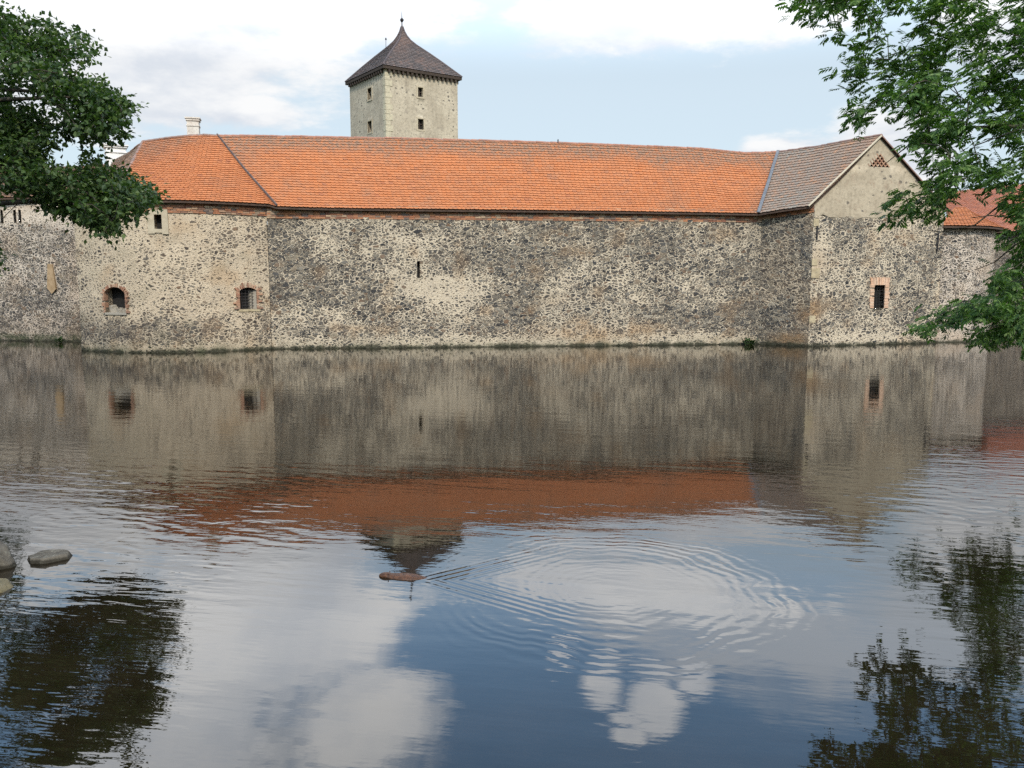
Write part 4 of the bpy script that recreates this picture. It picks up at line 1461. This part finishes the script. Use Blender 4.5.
# chute where drains once emptied
a, b_ = lw.pix(51, 264), lw.pix(52, 294)
k = MB()
n = np.append(lw.nrm(a[0]), 0); t = np.array([-n[1], n[0], 0]); c = np.append(lw.at(a[0]), 0)
k.add([c - t * .14 + n * .09 + (0, 0, a[1]), c + t * .12 + n * .09 + (0, 0, a[1]), c + t * .27 + n * .12 + (0, 0, b_[1] + .25), c + t * .02 + n * .12 + (0, 0, b_[1]), c - t * .24 + n * .12 + (0, 0, b_[1] + .3)],
      [(0, 4, 3, 2, 1)])
k.add([c - t * .14 + (0, 0, a[1]), c - t * .14 + n * .09 + (0, 0, a[1]), c - t * .24 + n * .12 + (0, 0, b_[1] + .3), c - t * .24 + (0, 0, b_[1] + .3)], [(0, 1, 2, 3)])
k.add([c + t * .12 + (0, 0, a[1]), c + t * .12 + n * .09 + (0, 0, a[1]), c + t * .27 + n * .12 + (0, 0, b_[1] + .25), c + t * .27 + (0, 0, b_[1] + .25)], [(3, 2, 1, 0)])
o = k.build('chute_patch', geo_noise_mat('ochre_render', (0.25, 0.165, 0.085), (0.34, 0.235, 0.135), 4), lft)
El = [np.append(lw.at(0) + lw.nrm(0) * .4, ztl + 0.05), np.append(lw.at(lw.u[1]) + lw.nrm(lw.u[1]) * .4, ztl + 0.05), np.append(lw.at(lw.u[1] + 1.2) + lw.nrm(lw.u[1]) * .4, ztl + .05)]
r1 = at(104, 165, 48.5); r0 = np.array([-44, 53.0, r1[2]])
rm = r1 + (r0 - r1) * 0.4
lroof = tiled(ruled(El, [r0, rm, r0 * .35 + r1 * .65]), 'tile_old', lft, 0.24, 0.19, lambda px, py, c: np.full(len(c), .3), seed=31)
lw2 = El[2]
tiled(ruled([lw2, np.append(lw.at(lw.len), ztl + .05)], [r0 * .35 + r1 * .65, r1]), 'tile_old', lft, 0.24, 0.19, lambda px, py, c: np.full(len(c), .4), name='roof', seed=32)
jn = at(139, 145, 46.5)
tiled(ruled([np.append(lw.at(lw.len), ztl + .05), at(128, 168, 43.5)], [r1, at(137, 147.5, 46.0)], flare=0.25), 'tile_old', lft, 0.22, 0.18, lambda px, py, c: np.full(len(c), .5), name='link_roof', seed=33)
ridge_tiles([r1, (r1 + jn) / 2 + (0, 0, -0.25), jn], 'ridge_old', lroof)
chimney(lft, 115, 145.5, 165, 48.0, 20, 'chimney_white', cap=True, turn=0.5)

# ---- bastion and range beyond the gable, behind the right tree
rb = thing('far_bastion', 'rounded stone bastion with a low orange roof beyond the gable, half hidden by leaves', 'bastion', [24, 46, 0])
rp = Path([B2 + np.array([-0.3, 0.35]), B2 + np.array([1.3, 0.45]), gp(975, 342.2)[:2] + (0, 0.2), (25.9, 44.8), (26.5, 46.6), (26.4, 50)])
rp = Path(Path(rp.p, 2).p)


def wear_r(px, py, U, Z):
    n = fbm(U * 0.6, Z * 0.8, 111, 4); n3 = fbm(U * 1.5, Z * 1.5, 113, 3)
    return 0.5 + (n - .5) * .7 + (n3 - .5) * .4 + 0.4 * sstep(.9 - Z, 0, .5), 0.35 * sstep(fbm(U * .4, Z * 1.2, 112), .45, .7), 0.8 * sstep(.25 - Z, 0, .25), 0.3 * sstep(n, .5, .7)


zrb = rp.pix(955, 227)[1]
wall('wall', rp, -0.7, zrb, [], wear_r, M['stone_small'], rb, seed=9)
ur = np.linspace(0, rp.len, 12)
Er = [np.append(rp.at(u) + rp.nrm(u) * 0.4, zrb + 0.03) for u in ur]
apr = at(966, 207, 47.0)
rroof = tiled(ruled(Er, [apr + (-0.6, 0, 0), apr, apr + (0.3, 2.0, 0)]), 'tile', rb, 0.2, 0.235, lambda px, py, c: np.full(len(c), .12), seed=41)
rr_ = thing('east_range', 'red roofed castle range at the far right edge behind the leaning ash branches', 'castle range', [32, 50, 0])
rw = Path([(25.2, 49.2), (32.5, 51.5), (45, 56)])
wall('wall', rw, -0.7, 6.0, [], lambda px, py, U, Z: (0.05 + 0 * U + (fbm(U * .6, Z * .8, 121) - .5) * .6, 1.2 + 0 * U, 0.8 * sstep(.3 - Z, 0, .3), 0 * U + .1), M['stone_small'], rr_, seed=10)  # whole wall darkened in its colour, painted shade rather than stains
tiled(ruled([np.append(rw.at(u) + rw.nrm(u) * .4, 6.05) for u in (0, 5, rw.len)], [at(944, 192, 53.5), at(1024, 184, 56), np.array([47, 62, 10.6])]), 'tile_red', rr_, 0.22, 0.18, lambda px, py, c: np.full(len(c), .25), seed=42)


# ------------------------------------------------------------------ plants at the water's edge
def weed(px, py, size, label):
    p = gp(px, py)
    bp = None
    d = 0.12
    k = MB()
    for i in range(int(70 * size / 0.5)):
        a = random.uniform(0, 2 * PI); l = size * random.uniform(0.4, 1.0)
        b0 = np.array([random.gauss(0, size * .35), random.gauss(0, size * 0.10), random.uniform(-0.05, 0.15)])
        dr = np.array([math.cos(a) * 0.6, math.sin(a) * 0.6 - 0.1, random.uniform(0.3, 1.0)]); dr /= np.linalg.norm(dr)
        s = np.cross(dr, (0, 0, 1)); s /= np.linalg.norm(s) + 1e-6
        wd = size * random.uniform(0.06, 0.13)
        tip = b0 + dr * l + np.array([0, 0, -0.25 * l])
        m_ = b0 + dr * l * 0.55
        k.add([p + b0, p + m_ + s * wd, p + tip, p + m_ - s * wd], [(0, 1, 2, 3)])
    o = thing('wall_weed', label, 'plant', p, 'weeds growing at the foot of the castle walls')
    k.build('leaves', M['leaf_weed'], o)
    k = MB()
    for i in range(3): k.tube([p + (random.uniform(-.1, .1), 0, -0.1), p + (random.uniform(-.15, .15), -0.04, size * 0.5)], [0.012, 0.006], 4)
    k.build('stem', M['bark'], o)


weed(137, 352.2, 0.45, 'leafy weed tuft at the waterline below the arched opening')
weed(154, 352.6, 0.38, 'small weed tuft at the waterline just right of the arched opening')
weed(208, 351.5, 0.35, 'weed tuft at the foot of the pale bastion, nearest its barred window')
weed(246, 350.0, 0.30, 'tiny weed at the foot of the bastion directly under its barred window')
weed(750, 344.8, 0.42, 'dark green weed in the corner where the long wall meets the gabled block')
weed(60, 342.5, 0.35, 'green weeds along the foot of the far left wall')


# ------------------------------------------------------------------ rocks by the left bank
def rock(name, label, c, size, seed, mat='rock', flat=0.5, rot=0.0):
    bm = bmesh.new()
    bmesh.ops.create_icosphere(bm, subdivisions=4, radius=1.0)
    r = np.random.default_rng(seed)
    planes = []
    for an in np.linspace(0, 2 * PI, 8)[:-1] + r.uniform(0, 1):
        n = np.array([math.cos(an), math.sin(an), r.uniform(-0.05, 0.55)]); n /= np.linalg.norm(n)
        planes.append((n, r.uniform(0.62, 0.86)))
    n = np.array([r.uniform(-.12, .12), r.uniform(-.2, 0.0), 1.0]); planes.append((n / np.linalg.norm(n), flat))
    for v in bm.verts:
        p = np.array(v.co)
        for n, d in planes:
            q = p @ n
            if q > d: p = p - n * (q - d) * 0.985
        p = p * (1 + 0.16 * (fbm(np.array([p[0] * 2.2 + p[2] * 1.7]), np.array([p[1] * 2.2 - p[2]]), seed)[0] - .5)) + 0.02 * (r.random(3) - .5)
        x, y = p[0] * size[0], p[1] * size[1]
        v.co = (x * math.cos(rot) - y * math.sin(rot), x * math.sin(rot) + y * math.cos(rot), p[2] * size[2])
    me = bpy.data.meshes.new(name)
    bm.to_mesh(me); bm.free()
    o = link(name, me, M[mat], None, True)
    o.location = tuple(c)
    return tag(o, label, 'rock', 'rocks at the left water edge')


p = gp(47, 562)
rock('rock', 'flat topped grey rock standing alone in the water', (p[0] - 0.04, p[1] + 0.12, -0.015), (0.26, 0.21, 0.175), 4, flat=0.42, rot=0.1)
p = gp(-8, 572)
rock('rock', 'large grey boulder cut by the left edge, beside the flat rock', (p[0] - 0.29, p[1] + 0.16, 0.03), (0.46, 0.40, 0.32), 9, flat=0.62)
p = gp(-6, 590)
rock('rock', 'wet mossy yellow stone below the grey boulder', (p[0] - 0.07, p[1] + 0.02, 0.0), (0.28, 0.22, 0.12), 14, 'rock_wet')
for i, (x, y, s) in enumerate(((-6.9, 10.3, .35), (-7.6, 11.4, .5), (-8.6, 12.6, .4), (-5.6, 7.4, .32))):
    pass


# ------------------------------------------------------------------ the swimmer at the tip of the wake
pa = gp(379, 576); pb = gp(429, 578)
ax = pb - pa; L = np.linalg.norm(ax); ax /= L
sd = np.array([-ax[1], ax[0], 0])
st = [(0.0, 0.014, 0.014, 0.024), (0.03, 0.032, 0.028, 0.028), (0.09, 0.05, 0.044, 0.03), (0.17, 0.058, 0.05, 0.026), (0.25, 0.062, 0.046, 0.014), (0.36, 0.085, 0.058, 0.004), (0.52, 0.105, 0.068, 0.002), (0.68, 0.10, 0.066, -0.004), (0.82, 0.075, 0.052, -0.008), (0.93, 0.04, 0.032, -0.006), (1.0, 0.012, 0.012, -0.002)]
vs, fs = [], []
NS = 14
for (f, rw_, rh, cz) in st:
    for q in range(NS):
        a = 2 * PI * q / NS
        vs.append(pa + ax * L * f + sd * math.cos(a) * rw_ + np.array([0, 0, cz * 0.8 - 0.014 + math.sin(a) * rh * 0.8]))
for i in range(len(st) - 1):
    for q in range(NS):
        q2 = (q + 1) % NS
        fs.append((i * NS + q, i * NS + q2, (i + 1) * NS + q2, (i + 1) * NS + q))
fs.append(tuple(range(NS))[::-1]); fs.append(tuple((len(st) - 1) * NS + q for q in range(NS)))
for s in (-1, 1):      # ears and eyes belong to the same skin
    c = pa + ax * L * 0.2 + sd * s * 0.036 + np.array([0, 0, 0.046])
    b0 = len(vs)
    for q in range(6):
        a = 2 * PI * q / 6
        vs.append(c + sd * math.cos(a) * 0.016 + np.array([0, 0, math.sin(a) * 0.018]) - ax * 0.006)
    vs.append(c + ax * 0.02 + np.array([0, 0, -0.01]))
    fs += [(b0 + q, b0 + (q + 1) % 6, b0 + 6) for q in range(6)] + [tuple(b0 + 5 - q for q in range(6))]
sw = mesh('swimming_animal', vs, fs, M['fur'], None, True)
md = sw.modifiers.new('sub', 'SUBSURF'); md.levels = 1; md.render_levels = 2
tag(sw, 'low reddish brown animal swimming at the tip of the ripples', 'animal')


# ------------------------------------------------------------------ trees
def in_poly(x, y, poly):
    c = False
    n = len(poly)
    for i in range(n):
        x0, y0 = poly[i]; x1, y1 = poly[(i + 1) % n]
        if (y0 > y) != (y1 > y) and x < (x1 - x0) * (y - y0) / (y1 - y0) + x0: c = not c
    return c


def sample_crown(poly, holes, n, Yc, dY, r, clump=0.0, seed=1, box=None, inside=True, marg=0):
    xs = [p[0] for p in poly]; ys = [p[1] for p in poly]
    out = []
    tries = 0
    while len(out) < n and tries < n * 200:
        tries += 1
        x, y = r.uniform(min(xs), max(xs)), r.uniform(min(ys), max(ys))
        if box and (box[0] < x < box[2] and box[1] < y < box[3]) != inside: continue
        if not in_poly(x, y, poly) or (marg and not all(in_poly(x + marg * a, y + marg * b_, poly) for a, b_ in ((1, 0), (-1, 0), (0, 1), (0, -1), (.7, .7), (-.7, .7)))): continue
        if any(((x - hx) / hrx) ** 2 + ((y - hy) / hry) ** 2 < 1 for hx, hy, hrx, hry in holes): continue
        d = r.uniform(-1, 1) + r.uniform(-1, 1)
        Y_ = Yc + d * dY / 2
        if clump and fbm(np.array([x * 0.03 + d * 0.8]), np.array([y * 0.035 + d * 1.1]), seed, 2)[0] < clump: continue
        out.append(at(x, y, Y_))
    return np.array(out)


def limbs(base, fork, twigs, nb, r, trunk_r, tr_pts):
    """trunk, boughs to the middle of each bunch of twigs, and a branchlet to every few twigs"""
    k = MB()
    rad = np.linspace(trunk_r, trunk_r * 0.45, len(tr_pts))
    k.tube(tr_pts, rad, 10)
    idx = r.choice(len(twigs), nb, replace=False)
    cen = twigs[idx].copy()
    for _ in range(6):
        d = np.linalg.norm(twigs[:, None] - cen[None], axis=2)
        lab = d.argmin(1)
        for i in range(nb):
            if (lab == i).any(): cen[i] = twigs[lab == i].mean(0)
    tr = np.array(tr_pts)
    for i in range(nb):
        q = twigs[lab == i]
        if not len(q): continue
        hz = np.clip(cen[i][2] - 0.08 * np.linalg.norm(cen[i][:2] - tr[0][:2]), tr[1][2], tr[-1][2])
        s = np.array([np.interp(hz, tr[:, 2], tr[:, j]) for j in range(3)])
        m1 = s * 0.66 + cen[i] * 0.34 + np.array([r.normal(0, .15), r.normal(0, .15), 0.25]); m2 = s * 0.3 + cen[i] * 0.7 + np.array([r.normal(0, .12), r.normal(0, .12), 0.2])
        k.tube([s, m1, m2, cen[i]], [trunk_r * 0.36, trunk_r * 0.26, trunk_r * 0.16, trunk_r * 0.07], 6)
        path = np.array([s, m1, m2, cen[i]])
        nodes = [p for p in path[1:]]
        for tw in sorted(q[:: max(1, len(q) // 60)], key=lambda p: np.linalg.norm(path[1:] - p, axis=1).min()):
            nd = np.array(nodes)
            dd = np.linalg.norm(nd - tw, axis=1)
            jx = dd.argmin(); a = nd[jx]
            mm = (a + tw) / 2 + np.array([r.normal(0, .05), r.normal(0, .05), r.uniform(0, .08)])
            k.tube([a, mm, tw], [0.016 if jx < 3 else 0.011, 0.009, 0.005], 4, False)
            nodes += [mm, tw]
    return k


def leaf_quads(C, Dv, Nv, ln, wd, fold=0.15):
    """folded leaf blades, one quad each"""
    Dv = Dv / (np.linalg.norm(Dv, axis=1, keepdims=True) + 1e-9)
    Sv = np.cross(Dv, Nv); Sv /= np.linalg.norm(Sv, axis=1, keepdims=True) + 1e-9
    Uv = np.cross(Sv, Dv)
    ln, wd = ln[:, None], wd[:, None]
    return np.stack([C, C + Dv * ln * 0.45 + Sv * wd + Uv * wd * fold, C + Dv * ln - Uv * ln * 0.1, C + Dv * ln * 0.45 - Sv * wd + Uv * wd * fold], 1).reshape(-1, 3)


def crown_mesh(vs, mat, parent):
    n = len(vs) // 4
    f = np.arange(n * 4).reshape(-1, 4).tolist()
    return mesh('crown', vs, f, mat, parent, False)


# broad-leaved tree on the left bank, 20 m off
r = np.random.default_rng(5)
polyL = [(-330, -220), (-60, -230), (-10, 5), (14, 5), (28, 13), (42, 17), (55, 20), (62, 30), (78, 28), (92, 38), (106, 44), (96, 52), (88, 64), (74, 62), (66, 70), (86, 78), (104, 80), (112, 92), (126, 98), (138, 108), (132, 116),
         (121, 118), (126, 132), (122, 146), (112, 142), (98, 140), (92, 150), (100, 158), (96, 165), (104, 164), (128, 172), (144, 184), (160, 196), (158, 206), (146, 208), (138, 216), (124, 218), (118, 232), (106, 238),
         (94, 232), (84, 228), (76, 222), (66, 214), (56, 222), (44, 214), (36, 204), (28, 198), (12, 196), (0, 190), (-8, 215), (-12, 240), (4, 246), (6, 262), (-4, 272), (-60, 290), (-200, 300), (-340, 200)]
holesL = [(58, 152, 20, 15), (74, 162, 15, 12), (68, 68, 12, 9), (30, 60, 6, 5), (88, 96, 6, 4), (16, 100, 5, 4), (84, 143, 10, 8), (70, 100, 5, 5), (38, 92, 5, 4), (110, 128, 5, 5), (22, 140, 5, 5), (52, 178, 4, 4), (94, 178, 4, 3), (16, 50, 4, 5), (48, 146, 8, 5), (96, 112, 5, 4), (100, 152, 8, 6), (30, 128, 4, 3)]
BOXI = (-30, -25, 1054, 400)
tw1 = sample_crown(polyL, holesL, 1150, 20.0, 2.6, r, 0.49, 3, BOXI, True, 4)
tw1 = np.concatenate([tw1, sample_crown(polyL, holesL, 800, 20.0, 3.2, r, 0.3, 3, BOXI, False)])
tw1 = tw1[tw1[:, 2] > 1.2]
tL = thing('broadleaf_tree', 'dark dense broadleaf tree reaching in from the left bank', 'tree', [-16.2, 20.6, 0.4], 'trees overhanging the water')
trp = [np.array([-16.2, 20.6, -0.2]), np.array([-16.15, 20.6, 1.6]), np.array([-15.9, 20.5, 3.5]), np.array([-15.9, 20.3, 6.0]), np.array([-15.7, 20.2, 9.5]), np.array([-15.8, 20.1, 12.5])]
limbs(None, None, tw1, 16, r, 0.30, trp).build('trunk', M['bark'], tL, True)
CC, DD, NN = [], [], []
for t_ in tw1:
    n = r.integers(16, 24)
    sp_ = r.normal(0, 1, (n, 3)) * np.array([0.13, 0.15, 0.10])
    CC.append(t_ + sp_)
    d = sp_ * 1.5 + r.normal(0, 0.35, (n, 3)); d[:, 2] -= 0.12
    DD.append(d)
    nv = r.normal(0, 0.55, (n, 3)); nv[:, 2] += 1.0; NN.append(nv)
CC, DD, NN = map(np.concatenate, (CC, DD, NN))
crown_mesh(leaf_quads(CC, DD, NN, r.uniform(0.10, 0.165, len(CC)), r.uniform(0.036, 0.058, len(CC))), M['leaf_dark'], tL)

# ash tree leaning over the water on the right, 15.7 m off
polyR = [(794, -40), (793, 2), (812, 10), (826, 8), (838, 22), (858, 14), (868, 20), (856, 40), (842, 70), (858, 86), (876, 72), (884, 84), (872, 98), (856, 108), (852, 124), (872, 118), (888, 108), (900, 118), (896, 132), (908, 140),
         (904, 152), (920, 158), (926, 176), (906, 184), (898, 194), (904, 212), (924, 216), (946, 210), (958, 200), (968, 190), (984, 186), (992, 196), (1004, 200), (1012, 214), (1020, 226), (1018, 244), (1004, 252), (1002, 268), (1008, 282), (990, 280), (966, 284), (956, 296), (950, 310),
         (928, 314), (926, 330), (944, 336), (960, 322), (974, 328), (984, 342), (1004, 336), (1030, 342), (1120, 360), (1300, 300), (1360, 40), (1280, -240), (960, -260), (850, -180)]
holesR = [(902, 28, 17, 22), (884, 54, 18, 13), (935, 95, 7, 6), (970, 150, 9, 6), (960, 60, 6, 6), (990, 100, 6, 6), (1008, 160, 8, 5), (925, 150, 7, 6), (893, 160, 9, 8), (908, 92, 7, 6), (872, 50, 8, 8), (980, 208, 16, 8), (946, 45, 6, 5)]
tw2 = sample_crown(polyR, holesR, 370, 15.7, 2.6, r, 0.48, 9, BOXI, True, 10)
tw2 = np.concatenate([tw2, sample_crown(polyR, holesR, 420, 15.7, 3.2, r, 0.3, 9, BOXI, False)])
edge_tw = []
for (x, y) in ((800, 2), (812, 8), (824, 12), (838, 26), (848, 76), (858, 82), (860, 112), (858, 122), (872, 112), (905, 205), (915, 210), (903, 192), (935, 210), (932, 322), (940, 328), (950, 318), (990, 336), (980, 332), (1002, 331), (1022, 240), (1028, 255), (1014, 262), (1026, 275), (1020, 290), (1030, 305), (1022, 318), (1008, 282), (1030, 225), (1024, 205), (1030, 330), (965, 300), (960, 322), (1012, 268), (1016, 300), (1000, 320), (1012, 336), (985, 305)):
    for _ in range(2): edge_tw.append(at(x + r.normal(0, 4), y + r.normal(0, 4), 15.7 + r.normal(0, .5)))
tw2 = np.concatenate([tw2, np.array(edge_tw)])
tw2 = tw2[tw2[:, 2] > 1.2]
tR = thing('ash_tree', 'lighter green ash tree with feathery drooping sprays at the right edge', 'tree', [14.2, 15.4, 0.5], 'trees overhanging the water')
trp = [np.array([14.2, 15.4, -0.2]), np.array([14.1, 15.4, 1.6]), np.array([13.7, 15.5, 3.4]), np.array([13.3, 15.6, 5.6]), np.array([13.1, 15.7, 8.2]), np.array([13.0, 15.7, 11.0])]
lb = limbs(None, None, tw2, 14, r, 0.27, trp)
# a few long bare twigs that stand out against the gable and the red roof
for pts in ([(1015, 190), (1000, 205), (975, 225), (940, 232), (925, 230)], [(930, 130), (915, 140), (900, 152), (885, 164)], [(1010, 195), (995, 215), (970, 218)], [(1040, 235), (1015, 245), (995, 262), (975, 270)]):
    lb.tube([at(x, y, 15.6) for x, y in pts], list(np.linspace(0.02, 0.006, len(pts))), 4, False)
lb.build('trunk', M['bark'], tR, True)
CC, DD, NN, LL, WW = [], [], [], [], []
ctr = np.array([13.2, 15.6, 5.5])
for t_ in tw2:
    for _ in range(r.integers(8, 12)):
        out = t_ - ctr; out = out / np.linalg.norm(out)
        d = out * 0.5 + r.normal(0, 0.6, 3); d[2] = d[2] * 0.5 - 0.18; d /= np.linalg.norm(d)
        o = t_ + r.normal(0, 1, 3) * np.array([0.12, 0.16, 0.11])
        L_ = r.uniform(0.16, 0.26)
        nv = np.array([r.normal(0, .4), r.normal(0, .4), 1.0]); sdv = np.cross(d, nv); sdv /= np.linalg.norm(sdv)
        for j in range(4):
            b0 = o + d * L_ * (0.25 + 0.2 * j) + np.array([0, 0, -0.10 * L_ * (j / 3) ** 2])
            for s in (-1, 1):
                CC.append(b0); DD.append(d * 0.65 + sdv * s * 0.8 + np.array([0, 0, -0.25])); NN.append(nv); LL.append(0.115 * r.uniform(.8, 1.2)); WW.append(0.024 * r.uniform(.8, 1.2))
        CC.append(o + d * L_ * 0.88); DD.append(d + np.array([0, 0, -0.3])); NN.append(nv); LL.append(0.10); WW.append(0.021)
CC, DD, NN = np.array(CC), np.array(DD), np.array(NN)
crown_mesh(leaf_quads(CC, DD, NN, np.array(LL), np.array(WW)), M['leaf_ash'], tR)
